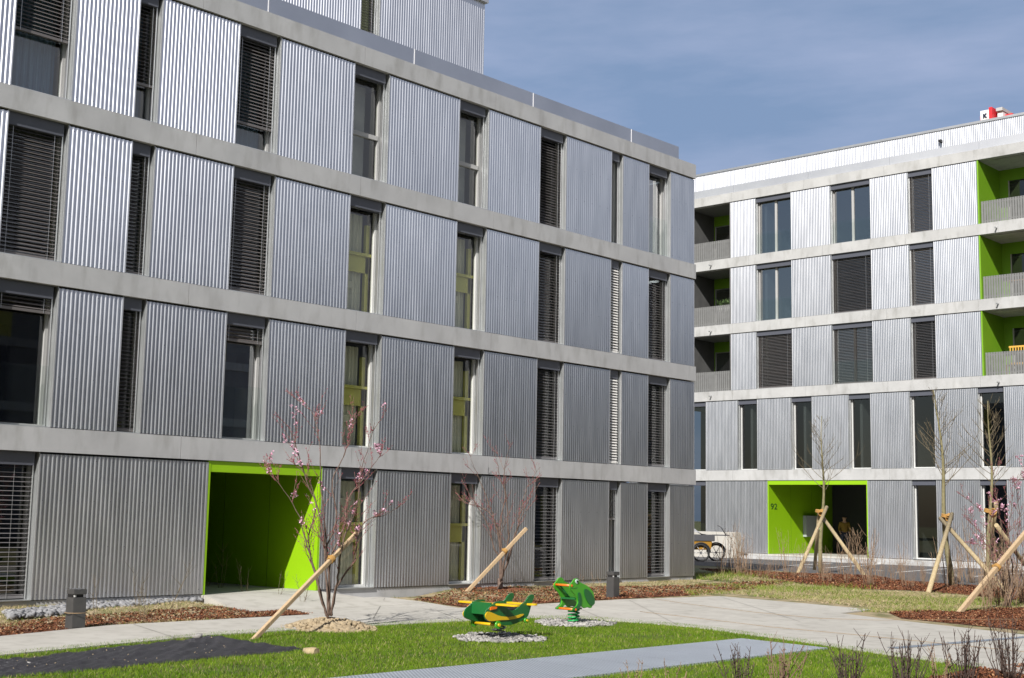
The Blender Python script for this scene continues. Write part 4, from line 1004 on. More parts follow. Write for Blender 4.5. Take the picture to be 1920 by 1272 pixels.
def stem_px(base, pxs, seed, spread=0.55):
    """stems leave the trunk in all directions: each gets its own drift in depth"""
    rnd = random.Random(seed); D = dep_of(base); dd = rnd.uniform(-spread, spread); out = []
    for i, (x, y) in enumerate(pxs): out.append(AT(x, y, D + dd*(i/(len(pxs)-1))**1.1))
    return out
def Z3(lst): return [(480+x/2.65, 740+y/2.65) for x, y in lst]
base = G(618, 1181)
cherry = [[(362, 1112), (330, 1040), (300, 900), (255, 760), (215, 610), (140, 480), (75, 390)],
          [(352, 1100), (318, 980), (272, 800), (262, 700), (300, 560), (250, 400), (150, 320)],
          [(360, 1095), (362, 900), (350, 760), (342, 640), (322, 420), (318, 260), (290, 120), (235, 28)],
          [(365, 1095), (362, 880), (345, 780), (400, 620), (380, 430), (440, 300), (470, 160), (500, 90)],
          [(372, 1100), (392, 980), (412, 880), (430, 740), (500, 560), (520, 400), (560, 250), (590, 140)],
          [(375, 1098), (400, 960), (490, 815), (505, 700), (560, 620), (640, 600), (720, 552)],
          [(358, 1100), (352, 940), (320, 620), (250, 420), (180, 200), (150, 150)],
          [(366, 1098), (372, 820), (440, 650), (455, 520), (530, 420), (600, 330), (625, 290)]]
stems_tree('blossom_tree', base, [stem_px(base, Z3(s), i*7+3) for i, s in enumerate(cherry)], 'multi stem young tree with pink blossom growing from the soil heap by the path', 'tree', 4, M['bark'], 0.050, 13, 0.09, 0.16, (0.25, 0.75))
def Z6(lst): return [(840+x/5.0875, 880+y/5.088) for x, y in lst]
base2 = G(937, 1116)
t2 = [[(500, 1100), (495, 900), (490, 640), (440, 470), (380, 300), (310, 120), (260, 0), (200, -160)],
      [(500, 1080), (497, 860), (430, 740), (395, 560), (290, 370), (210, 250), (130, 90)],
      [(505, 1080), (510, 820), (500, 600), (520, 400), (545, 230), (500, 90), (470, -60), (430, -220)],
      [(510, 1050), (540, 960), (600, 800), (660, 560), (700, 380), (740, 210), (800, 90), (880, -20)],
      [(507, 1060), (530, 900), (575, 700), (570, 480), (555, 250), (540, 60), (560, -120), (600, -260)],
      [(512, 1040), (560, 890), (640, 620), (700, 460), (780, 260), (860, 60)],
      [(502, 1060), (490, 700), (450, 520), (400, 420), (280, 350), (150, 320)]]
stems_tree('bare_tree', base2, [stem_px(base2, Z6(s), i*5+11, 0.6) for i, s in enumerate(t2)], 'bare multi stem young tree with a leaning stake in front of the long facade', 'tree', 9, M['bark'], 0.058, 8, 0.003, 0.35, (0.3, 0.9))
base3 = G(1886, 1140)
def Z9(lst): return [(1680+x/4.2417, 860+y/4.24) for x, y in lst]
t3 = [[(880, 1170), (850, 980), (800, 850), (720, 640), (640, 560), (520, 400)], [(885, 1165), (870, 1000), (760, 780), (760, 560), (680, 420), (490, 260)], [(890, 1170), (900, 900), (860, 700), (830, 480), (800, 300), (780, 100)],
      [(895, 1165), (930, 900), (905, 700), (905, 500), (930, 300), (975, 120)], [(900, 1170), (960, 900), (960, 640), (985, 450), (960, 240), (1030, 150)], [(905, 1165), (980, 1000), (1010, 800), (1060, 600), (1100, 420)], [(888, 1165), (840, 1050), (780, 870), (740, 700), (620, 680)]]
stems_tree('blossom_shrub_tree', base3, [stem_px(base3, Z9(s), i*3+5, 0.5) for i, s in enumerate(t3)], 'pink blossoming multi stem tree with a crossing stake at the right edge', 'tree', 21, M['bark'], 0.042, 12, 0.14, 0.12, (0.3, 0.8))

M['twigg'] = mat('young_twig', (0.11, 0.085, 0.05), (0.20, 0.16, 0.095), 12, rough=0.85)
def slim_tree(base, top, label, seed, r0, first):
    rnd = random.Random(seed); root = empty('young_tree', base, label, 'tree', 'young staked trees before the parking yard'); H = top.z-base.z; dx, dy = top.x-base.x, top.y-base.y
    t = MB(); tw_ = MB(); n = 14; Q = []
    for i in range(n+1):
        f = i/n; Q.append(Vector((dx*f+0.04*math.sin(f*9+seed), dy*f+0.04*math.cos(f*7+seed), H*f)))
    t.tube(Q, [r0*(1-0.88*(i/n)) for i in range(n+1)], 8)
    for k in range(36):
        f = first+(0.97-first)*(k/35)**0.9; i = min(int(f*n), n-1); p = Q[i].lerp(Q[i+1], f*n-i); a = rnd.uniform(0, 6.28)
        ln = (1.0-f)*2.9+0.30; ln *= rnd.uniform(0.5, 1.0); d = Vector((math.cos(a)*1.25, math.sin(a)*1.25, 0.45+0.6*f))
        L1 = wiggle_line(p, d, ln, 8, rnd, 0.1, 0.055); tw_.tube(L1, rad_line(r0*0.24*(1.1-f), 0.0035, 8), 5)
        for k2 in range(rnd.randint(2, 5)):
            i2 = rnd.randrange(2, 8); b = rnd.uniform(0, 6.28); L2 = wiggle_line(L1[i2], (L1[i2]-L1[i2-1]).normalized()+Vector((math.cos(b), math.sin(b), 0.5))*0.5, ln*rnd.uniform(0.2, 0.5), 5, rnd, 0.12, 0.08)
            tw_.tube(L2, rad_line(0.0045, 0.0025, 5), 4)
    t.build('trunk', M['barkg'], root); tw_.build('twigs', M['twigg'], root); return root
b1 = G(1540, 1076); slim_tree(b1, AT(1543, 780, dep_of(b1)), 'slim young tree behind the crossed stakes in front of the green entrance', 3, 0.075, 0.52)
b2 = G(1783, 1099); slim_tree(b2, AT(1754, 732, dep_of(b2)), 'slim young tree with wide bare crown, staked, left of the blossoming tree', 8, 0.085, 0.50)
b3 = G(1856, 1106); slim_tree(b3, AT(1856, 752, dep_of(b3)), 'slim young tree just behind the pink blossoming tree at the right', 15, 0.07, 0.55)

# stakes
def seg(b, p, q, r, sides=8):
    b.tube([p, Vector(p).lerp(Vector(q), 0.5), q], [r*1.03, r, r*0.97], sides)
def rope_ring(b, c, d, R_, n=3, r=0.012):
    d = Vector(d).normalized(); x = d.cross(Vector((0.2, 0.1, 1))).normalized(); y = d.cross(x)
    for k in range(n):
        cc = Vector(c)+d*(k-(n-1)/2)*r*1.8
        b.tube([cc+(x*math.cos(a)+y*math.sin(a))*R_ for a in [i*math.pi/6 for i in range(13)]], r, 5, cap=False)
def square_stake(foot, top, s, tie, name, label):
    foot, top = Vector(foot), Vector(top); root = empty(name, foot, label, 'stake'); d = (top-foot); f = d.normalized(); x = f.cross(Vector((0, 0, 1))).normalized()*s/2; y = f.cross(x).normalized()*s/2
    b = MB(); z = Vector((0, 0, 0)); b.hexa([-x-y-f*0.03, x-y-f*0.03, x+y-f*0.03, -x+y-f*0.03, d-x-y, d+x-y, d+x+y, d-x+y]); b.build('pole', M['wood'], root, bevel=0.004)
    b = MB(); rope_ring(b, d*tie, f, s*0.82, 4, 0.011); rope_ring(b, d*tie+Vector((-0.03, 0.03, 0.02)), Vector((0.1, 0, 1)), s*0.9, 3, 0.011); b.build('rope', M['rope'], root); return root
f1 = G(475, 1200); square_stake(f1, AT(669, 1000, dep_of(base)+0.15), 0.056, 0.735, 'tree_stake', 'pale squared stake leaning across the blossoming tree by the path')
f2 = G(866, 1120); square_stake(f2, AT(987, 991, dep_of(base2)-0.05), 0.066, 0.66, 'tree_stake', 'pale squared stake leaning across the bare tree')
f3 = G(1798, 1150); square_stake(f3, AT(1935, 985, dep_of(base3)+0.1), 0.085, 0.50, 'tree_stake', 'reddish squared stake crossing in front of the right blossoming tree')
def tripod(poles, label, tie, rr):
    root = empty('tree_support', poles[0][0], label, 'tree support', 'round pole supports of the young trees'); o = Vector(poles[0][0])
    for a, b_ in poles:
        b = MB(); seg(b, Vector(a)-o, Vector(b_)-o, 0.058, 10); b.build('pole', M['pole'], root)
    b = MB(); rope_ring(b, Vector(tie)-o, Vector(poles[0][1])-Vector(poles[0][0]), rr, 5, 0.018); rope_ring(b, Vector(tie)-o+Vector((-0.1, 0, 0.05)), (0.2, 0, 1), rr*1.2, 3, 0.018); b.build('rope', M['rope'], root); return root
D1 = dep_of(b1); D2 = dep_of(b2); D3 = dep_of(b3)
tripod([(G(1493, 1083), AT(1550, 951, D1-0.2)), (G(1626, 1086), AT(1541, 968, D1-0.05)), (G(1527, 1069.5), AT(1536, 963, D1+0.12))], 'crossed round poles supporting the young tree before the green entrance', AT(1541, 962, D1-0.1), 0.09)
tripod([(G(1740, 1114), AT(1785, 964, D2-0.15)), (G(1893, 1117), AT(1763, 972, D2-0.02))], 'crossed round poles supporting the wide crowned young tree', AT(1780, 971, D2-0.1), 0.09)
tripod([(G(1846, 1092), AT(1868, 943, D3+0.1)), (G(1950, 1098), AT(1868, 985, D3-0.05))], 'crossed round poles supporting the young tree behind the pink blossoms', AT(1861, 962, D3), 0.09)

# shrubs
def shrub_mesh(seed, h, n, spread, r, m, name, side=5, lean=0.5):
    rnd = random.Random(seed); b = MB()
    for k in range(n):
        a = rnd.uniform(0, 6.28); rad = rnd.uniform(0, spread*0.4); p = (rad*math.cos(a), rad*math.sin(a), 0); ln = h*rnd.uniform(0.5, 1.0)
        L1 = wiggle_line(p, (math.cos(a)*lean*rnd.random(), math.sin(a)*lean*rnd.random(), 1), ln, 7, rnd, 0.10, 0.05); b.tube(L1, rad_line(r, r*0.45, 7), 5)
        for q in range(rnd.randint(1, side)):
            i = rnd.randrange(2, 7); c = rnd.uniform(0, 6.28); L2 = wiggle_line(L1[i], (math.cos(c)*0.6, math.sin(c)*0.6, 0.7), ln*rnd.uniform(0.12, 0.35), 4, rnd, 0.15, 0.06); b.tube(L2, rad_line(r*0.6, r*0.3, 4), 4)
        for q in range(6):
            i = rnd.randrange(1, 7); c = rnd.uniform(0, 6.28); p2 = L1[i]; b.tube([p2, p2+Vector((math.cos(c)*0.02, math.sin(c)*0.02, 0.02))], [r*0.9, r*0.3], 4)
    return b
protos = [shrub_mesh(31+i, 1.30+0.2*(i % 3), 5+2*i, 0.30, 0.0072, M['dry'], 'stems', 4, 0.30).build('dry_shrub', M['dry']) for i in range(5)]
rs = random.Random(77); first = [True]*5
hedge_px = []
for i in range(52):
    x = 1345+(1935-1345)*(i/51)+rs.uniform(-9, 9); y = 1079+22*((x-1345)/590)+rs.uniform(-4, 10); hedge_px.append((x, y))
for i in range(14): hedge_px.append((rs.uniform(1830, 1930), rs.uniform(1118, 1150)))
for i, (x, y) in enumerate(hedge_px):
    k = i % 5; o = protos[k]
    if not first[k]: o = protos[k].copy(); COL.objects.link(o)
    first[k] = False; p = G(x, y); o.location = (p.x, p.y, 0.01); s = rs.uniform(0.35, 1.15); o.scale = (s, s, s*rs.uniform(0.85, 1.1)); o.rotation_euler = (0, 0, rs.uniform(0, 6.28))
    tag(o, 'thin leafless brown shrub in the dry hedge row before the parking yard', 'shrub', 'dry shrubs of the hedge row')
sap = [(180, 1166, .62), (255, 1152, .7), (270, 1172, .55), (315, 1154, .95), (415, 1122, .85), (460, 1130, .65), (520, 1133, .60), (565, 1139, .48), (385, 1118, .45), (350, 1130, .5)]
for i, (x, y, h) in enumerate(sap):
    p = G(x, y); o = shrub_mesh(200+i, h*1.3, 2 + i % 3, 0.10, 0.0044, M['dry'], 'sapling', 8, 0.5).build('sapling', M['twigg']); o.location = (p.x, p.y, 0.01)
    tag(o, 'thin bare sapling in the bed by the left path', 'sapling', 'saplings in the left bed')
wire = [(x, 1107+rs.uniform(-1, 3)) for x in (870, 893, 912, 960, 975, 990, 1022, 1046, 1088, 1110, 1128)]
for i, (x, y) in enumerate(wire):
    p = G(x, y); o = shrub_mesh(300+i, 0.35+0.2*rs.random(), 2, 0.06, 0.005, M['dry'], 'sapling', 3, 0.3).build('sapling', M['dry']); o.location = (p.x, p.y, 0.01)
    tag(o, 'short bare sapling in the bed below the long facade', 'sapling', 'saplings in the bed below the facade')
front = [(1185, 1296, .34, 5, 'd', 'sparse thin bare bush at the bottom edge, leftmost in the front row'), (1262, 1296, .34, 5, 'd', 'thin bare bush at the bottom edge beside the walkway'), (1385, 1290, .46, 13, 'k', 'bare bush in front of the walkway tip'), (1468, 1290, .52, 15, 'm', 'reddish bare bush standing on the grass right of the walkway'), (1592, 1292, .58, 20, 'k', 'dense dark stemmed bush in the middle of the front row'),
         (1698, 1284, .60, 24, 'k', 'tall dark stemmed bush just before the path drain strip'), (1762, 1280, .42, 8, 'd', 'sparse light twigged bush between two dark bushes'), (1806, 1280, .62, 28, 'k', 'thick dark bush standing on the front mulch'), (1895, 1276, .72, 26, 'k', 'tallest dark bush at the bottom right corner')]
for i, (x, y, h, n, c, lb) in enumerate(front):
    p = G(x, y); m = {'d': M['dry'], 'k': M['darkstem'], 'm': M['twig']}[c]
    o = shrub_mesh(400+i, h, int(n*1.2), 0.36, 0.0062 if c != 'd' else 0.005, m, 'bush', 2, 0.55).build('bush', m); o.location = (p.x, p.y, 0.01); tag(o, lb, 'bush', 'bushes in the front row')

# ------------------------------------------------------------------ spring riders
def helix(r, turns, z0, z1, n=80, r2=None):
    return [((r+(((r2 or r)-r)*i/n))*math.cos(2*math.pi*turns*i/n), (r+(((r2 or r)-r)*i/n))*math.sin(2*math.pi*turns*i/n), z0+(z1-z0)*i/n) for i in range(n+1)]
def smooth_poly(P_, it=2):
    for _ in range(it):
        Q = []
        for i in range(len(P_)):
            a, b = P_[i], P_[(i+1) % len(P_)]; Q += [(a[0]*.75+b[0]*.25, a[1]*.75+b[1]*.25), (a[0]*.25+b[0]*.75, a[1]*.25+b[1]*.75)]
        P_ = Q
    return P_
# aeroplane: local frame: s along nose->tail (+y), side panels at x = +-0.2
pr = empty('spring_rider', (-12.58, 13.53, 0), 'green and yellow aeroplane spring rider standing on a pebble bed in the lawn', 'spring rider')
def pm(x, y): return ((x-662)/545*0.99, (700-y)/6/137 + 0.22 + (x-390)/545*0.02*-1)
plane_out = [(390, 610), (388, 570), (405, 530), (450, 490), (495, 447), (540, 432), (600, 432), (618, 452), (622, 500), (660, 540), (715, 540), (755, 510), (785, 478), (835, 448), (862, 400), (885, 375), (922, 362), (938, 380), (932, 410), (905, 480), (890, 545), (870, 610), (835, 640), (770, 672), (690, 698), (600, 700), (520, 682), (450, 655), (405, 632)]
po = smooth_poly([pm(*q) for q in plane_out], 1)
for sx in (0.19, -0.19):
    b = MB(); b.prism(po, lambda a, z, c: (c, a, z), sx-0.012, sx+0.012); b.build('side_panel', M['pgreen'], pr, bevel=0.004)
    sw = smooth_poly([pm(*q) for q in [(386, 590), (395, 560), (420, 540), (470, 560), (540, 595), (640, 608), (720, 602), (805, 576), (812, 592), (740, 628), (640, 640), (540, 640), (440, 650), (405, 630)]], 1)
    e = 1 if sx > 0 else -1
    b = MB(); b.prism(sw, lambda a, z, c: (c, a, z), sx+e*0.013, sx+e*0.026); b.build('yellow_flash', M['yellow'], pr)
    b = MB(); hl = [pm(*q) for q in [(440, 500), (460, 490), (512, 492), (505, 515), (440, 528)]]; b.prism(hl, lambda a, z, c: (c, a, z), sx+e*0.013, sx+e*0.03); b.build('headlight', M['orange'], pr)
def rounded_board(cx, cy, hx, hy, z, t, tilt=0):
    P_ = []
    for qx, qy, a0 in ((hx-hy, 0, -90), (-(hx-hy), 0, 90)):
        for k in range(9): a = R(a0+k*22.5); P_.append((cx+qx+hy*math.cos(a), cy+qy+hy*math.sin(a)))
    b = MB(); b.prism(P_, lambda a, c, z_: (a, c, z_), z-t/2, z+t/2); return b
q1 = pm(640, 470); rounded_board(0, pm(500, 470)[0]+0.08, 0.55, 0.075, pm(560, 468)[1], 0.026).build('front_wing', M['yellow'], pr, bevel=0.004)
rounded_board(0, pm(880, 470)[0], 0.33, 0.055, pm(890, 474)[1], 0.026).build('tail_wing', M['yellow'], pr, bevel=0.004)
def wheel_at(y, z, x0, x1, r, nm):
    for x in (x0, x1):
        e = 1 if x > 0 else -1; b = MB(); b.tube([(x-0.014, y, z), (x+0.014, y, z)], r, 18); wo = b.build('wheel', M['fgreen'], pr)
        b = MB(); b.tube([(x+e*0.0145, y, z), (x+e*0.035, y, z)], r*0.42, 10); b.build('hub', M['yellow'], wo)
    b = MB(); b.tube([(x0+0.02, y, z), (x1-0.02, y, z)], 0.020, 10); b.build('axle', M['yellow'], pr)
yy, zz = pm(518, 690); wheel_at(yy, zz, -0.225, 0.225, 0.052, 'front')
yy, zz = pm(828, 652); wheel_at(yy, zz, -0.225, 0.225, 0.034, 'rear')
b = MB(); b.box(-0.176, 0.176, -0.10, 0.20, 0.395, 0.42); b.box(-0.176, 0.176, 0.20, 0.225, 0.40, 0.46); b.build('seat', M['black'], pr, bevel=0.004)
b = MB(); b.box(-0.176, 0.176, -0.36, -0.335, 0.36, 0.52); b.box(-0.176, 0.176, -0.12, 0.12, 0.25, 0.275); b.build('cross_board', M['pgreen'], pr)
b = MB(); b.tube(helix(0.085, 3.4, 0.03, 0.25), 0.013, 8); b.build('spring', M['steel'], pr)
b = MB(); b.tube([(0, 0, 0.0), (0, 0, 0.05)], 0.13, 16); b.build('spring_foot', M['black'], pr)
# frog
fr_ = empty('spring_rider', (-13.58, 16.33, 0), 'light green frog spring rider with orange handle on a pebble bed by the path', 'spring rider')
def fm(x, y): return ((x-1435)/320*0.62, (540-y)/6/119.3 + 0.235)
frog_out = [(1275, 272), (1285, 245), (1310, 222), (1325, 200), (1345, 186), (1372, 184), (1392, 205), (1402, 228), (1450, 248), (1500, 272), (1545, 305), (1580, 350), (1592, 400), (1597, 450), (1588, 485), (1572, 495), (1556, 520), (1535, 522), (1520, 512), (1490, 512), (1462, 520), (1440, 505), (1425, 492), (1400, 505), (1385, 520), (1332, 541), (1312, 530), (1316, 518), (1352, 500), (1372, 480), (1382, 440), (1362, 395), (1330, 350), (1290, 312)]
fo = smooth_poly([fm(*q) for q in frog_out], 1)
for sx in (0.16, -0.16):
    e = 1 if sx > 0 else -1
    b = MB(); b.prism(fo, lambda a, z, c: (c, a, z), sx-0.012, sx+0.012); b.build('side_panel', M['fgreen'], fr_, bevel=0.004)
    th = smooth_poly([fm(*q) for q in [(1448, 318), (1470, 300), (1510, 320), (1555, 365), (1588, 420), (1592, 470), (1570, 492), (1535, 492), (1490, 440), (1460, 380)]], 1)
    b = MB(); b.prism(th, lambda a, z, c: (c, a, z), sx+e*0.013, sx+e*0.024); b.build('thigh', M['pgreen'], fr_)
    lg = smooth_poly([fm(*q) for q in [(1372, 342), (1395, 338), (1412, 365), (1420, 440), (1412, 495), (1385, 520), (1334, 541), (1312, 530), (1318, 516), (1360, 495), (1384, 450), (1376, 390)]], 1)
    b = MB(); b.prism(lg, lambda a, z, c: (c, a, z), sx+e*0.013, sx+e*0.026); b.build('front_leg', M['pgreen'], fr_)
    ey, ez = fm(1360, 217); b = MB(); b.tube([(sx+e*0.0125, ey, ez), (sx+e*0.022, ey, ez)], 0.034, 16); eo = b.build('eye', M['eye'], fr_)
    b = MB(); b.tube([(sx+e*0.0225, ey+0.008, ez-0.004), (sx+e*0.027, ey+0.008, ez-0.004)], 0.018, 12); b.build('pupil', M['black'], eo)
    b = MB(); mp_ = [Vector((sx+e*0.0135, *fm(x, y))) for x, y in ((1278, 285), (1320, 296), (1350, 292), (1370, 282))]; b.tube(mp_, 0.003, 5); b.build('mouth_line', M['pgreen'], fr_)
hy, hz = fm(1283, 262); b = MB(); b.tube([(-0.20, hy+0.03, hz), (0.18, hy+0.03, hz)], 0.019, 10); b.build('handle_bar', M['orange'], fr_)
hy, hz = fm(1335, 526); b = MB(); b.tube([(-0.22, hy+0.02, hz), (0.19, hy+0.02, hz)], 0.019, 10); b.build('foot_rest', M['orange'], fr_)
hy, hz = fm(1440, 470); b = MB(); b.box(-0.147, 0.147, hy-0.16, hy+0.12, 0.40, 0.425); b.box(-0.147, 0.147, hy-0.14, hy+0.02, 0.25, 0.275); b.build('seat', M['pgreen'], fr_, bevel=0.004)
b = MB(); b.tube([(-0.10, fm(1290, 255)[0]+0.03, fm(1290, 255)[1]), (-0.02, hy-0.1, 0.43)], 0.014, 8); b.build('brace', M['pgreen'], fr_)
b = MB(); b.tube(helix(0.085, 4.4, 0.03, 0.25), 0.014, 8); b.build('spring', M['springg'], fr_)
b = MB(); b.tube([(0, 0, 0), (0, 0, 0.04)], 0.12, 16); b.build('spring_foot', M['black'], fr_)

# ------------------------------------------------------------------ strings along the path
def string(pxs, label, z=0.05, sag=0.0):
    b = MB(); P_ = [G(x, y, z) for x, y in pxs]; Q = []
    for a, c in zip(P_[:-1], P_[1:]):
        for k in range(6): Q.append(a.lerp(c, k/6)+Vector((0, 0, -sag*math.sin(math.pi*k/6))))
    Q.append(P_[-1]); b.tube(Q, 0.0038, 5); return tag(b.build('string_line', M['string']), label, 'string')
string([(1149, 1100), (1227, 1123), (1285, 1132), (1413, 1148), (1540, 1160), (1647, 1163), (1930, 1161)], 'brown string running from the right bollard along the far edge of the path')
string([(1200, 1147), (1280, 1156), (1447, 1176), (1600, 1190), (1760, 1206), (1940, 1224)], 'brown string lying across the middle of the concrete path', 0.045)
bp = G(140, 1181)
b = MB(); rope_ring(b, (bp.x, bp.y, 0.235), (0, 0, 1), 0.148, 1, 0.006); tag(b.build('string_loop', M['string']), 'brown string looped round the left bollard', 'string')

# ------------------------------------------------------------------ small things by the walls
p = G(940, 1107); b = MB(); b.tube([(p.x, p.y, 0), (p.x, p.y, 0.17)], 0.34, 28); b.tube([(p.x, p.y, 0.171), (p.x, p.y, 0.19)], 0.30, 28); tag(b.build('manhole_ring', M['conc']), 'round concrete shaft cover behind the bare tree', 'shaft cover')
p = G(1074, 1098); b = MB(); b.tube([(p.x+0.2, p.y-0.4, 0), (p.x+0.2, p.y-0.4, 0.45)], 0.03, 8); tag(b.build('marker_post', M['bark']), 'short dark post behind the frog rider', 'post')
b = MB(); b.box(-34.4, -31.95, 49.3, 49.75, 0, 1.12); tag(b.build('low_wall', M['path'], bevel=0.01), 'low pale concrete wall block beside the far green entrance', 'wall')

# bicycle trailer by the corner
D = 52.0; tr0 = G(1318, 1053); tr = empty('cargo_trailer', (tr0.x, tr0.y, 0), 'yellow and black cargo trailer with spoked wheels parked behind the corner', 'trailer')
ax_ = CR.copy(); ax_.z = 0; ax_.normalize(); ay_ = Vector((-ax_.y, ax_.x, 0))
def TL(x, y, z): v = ax_*x+ay_*y; return (v.x, v.y, z)
def tbx(b, x0, x1, y0, y1, z0, z1, taper=0.0):
    b.hexa([TL(x0+taper, y0, z0), TL(x1-taper, y0, z0), TL(x1-taper, y1, z0), TL(x0+taper, y1, z0), TL(x0, y0, z1), TL(x1, y0, z1), TL(x1, y1, z1), TL(x0, y1, z1)])
b = MB(); tbx(b, -1.0, 0.34, -0.2, 0.55, 0.46, 0.80, 0.05); b.build('tub', M['tyellow'], tr, recalc=True, bevel=0.02)
b = MB(); tbx(b, -1.0, 0.44, -0.24, 0.59, 0.80, 1.05); b.build('box', M['tgrey'], tr, bevel=0.015)
b = MB(); tbx(b, 0.44, 1.05, -0.1, 0.5, 1.02, 1.06); b.tube([TL(0.95, 0.2, 1.05), TL(0.75, 0.2, 1.36), TL(0.62, 0.2, 1.42)], 0.02, 6); b.build('handle', M['tgrey'], tr)
for x, y in ((-0.12, -0.28), (0.62, 0.62), (-0.9, 0.62)):
    b = MB(); c = [TL(x+0.32*math.cos(a), y, 0.34+0.32*math.sin(a)) for a in [i*2*math.pi/28 for i in range(29)]]; b.tube(c, 0.038, 8, cap=False); wl = b.build('wheel', M['tyre'], tr)
    b = MB()
    for k in range(6): a = k*math.pi/3; b.tube([TL(x, y, 0.34), TL(x+0.3*math.cos(a), y, 0.34+0.3*math.sin(a))], 0.012, 5)
    b.tube([TL(x, y-0.05, 0.34), TL(x, y+0.05, 0.34)], 0.045, 10); b.build('spokes', M['steel'], wl)
    b = MB(); ring = [TL(x+0.37*math.cos(a), y, 0.36+0.37*math.sin(a)) for a in [i*math.pi/14 for i in range(15)]]; b.tube(ring, 0.03, 6); b.build('mudguard', M['black'], wl)
b = MB(); 
for i in range(9):
    for j in range(6):
        u, v = i/8, j/5; b.v.append(TL(-0.95+1.05*u, -0.2+0.75*v, 1.06+0.30*math.sin(math.pi*min(1, u*1.15)**0.8)*(0.5+0.5*math.sin(math.pi*v))+0.02*math.sin(9*u+7*v)))
for i in range(8):
    for j in range(5): a = i*6+j; b.f.append((a, a+6, a+7, a+1)); b.m.append(0); b.sm.append(True)
to = b.build('tarp', M['tarp']); to.location = tr.location; tag(to, 'crumpled grey cloth lying on the cargo trailer', 'cloth')
b = MB(); b.tube([(0, 0, 0), (0, 0, 0.12)], 0.07, 10); b.tube([(0.26, 0.23, 0), (0.26, 0.23, 0.12)], 0.06, 10)

# balcony furniture and plants
def slat_bench(x, y, z, label):
    root = empty('balcony_bench', (x, y, z), label, 'bench'); b = MB()
    for k in range(7): b.box(-0.85, 0.85, -0.25+k*0.07, -0.25+k*0.07+0.05, 0.42, 0.445)
    b.build('seat', M['bench'], root); b = MB()
    for k in range(16): b.box(-0.85+k*0.11, -0.85+k*0.11+0.045, 0.27, 0.29, 0.50, 1.18)
    b.box(-0.88, 0.88, 0.265, 0.295, 1.18, 1.25); b.box(-0.88, 0.88, 0.291, 0.31, 0.52, 0.58); b.build('backrest', M['bench'], root)
    for sx in (-0.83, 0.78):
        for sy in (-0.24, 0.24): b = MB(); b.box(sx, sx+0.05, sy, sy+0.05, 0, 0.42); b.build('leg', M['bench'], root)
    return root
slat_bench(-19.95, LB+0.75, ZB[2][0], 'yellow slatted wooden bench on the lowest right green balcony')
def terrace_table(x, y, z, label):
    root = empty('balcony_table', (x, y, z), label, 'table'); b = MB(); b.box(-0.55, 0.55, -0.35, 0.35, 0.70, 0.73); b.build('tabletop', M['ochre'], root)
    for sx in (-0.5, 0.45):
        for sy in (-0.3, 0.25): b = MB(); b.box(sx, sx+0.05, sy, sy+0.05, 0, 0.70); b.build('leg', M['ochre'], root)
    return root
terrace_table(-20.0, LB+0.8, ZB[3][0], 'reddish wooden table behind the railing of the middle right balcony')
for i, (x, r) in enumerate(((-34.4, 0.17), (-34.05, 0.13), (-33.8, 0.14))):
    root = empty('potted_plant', (x, LB+0.9, ZB[3][0]+0.75), ['wide pale pot with leaves on the middle left balcony', 'small pale pot between two others on the middle left balcony', 'pale pot nearest the metal panel on the middle left balcony'][i], 'potted plant')
    b = MB(); b.tube([(0, 0, 0), (0, 0, 0.26)], [r*0.8, r], 14); b.build('pot', M['pot'], root); b = MB(); rr = random.Random(i)
    for k in range(60):
        a = rr.uniform(0, 6.28); d = Vector((math.cos(a), math.sin(a), rr.uniform(0.2, 1.6)))*rr.uniform(0.1, 0.22); s = Vector((-math.sin(a), math.cos(a), 0.2))*0.035; c = Vector((0, 0, 0.25))+d; b.quad(c-d*0.25, c+s, c+d*0.3, c-s)
    b.build('foliage', M['leaf'], root)
    b = MB(); b.box(x-0.16, x+0.16, LB+0.76, LB+1.04, ZB[3][0], ZB[3][0]+0.745); tag(b.build('plant_stand', M['rail']), ['grey stand under the wide pot on the middle left balcony', 'grey stand under the small middle pot on the balcony', 'grey stand under the pot nearest the metal panel'][i], 'plant stand')

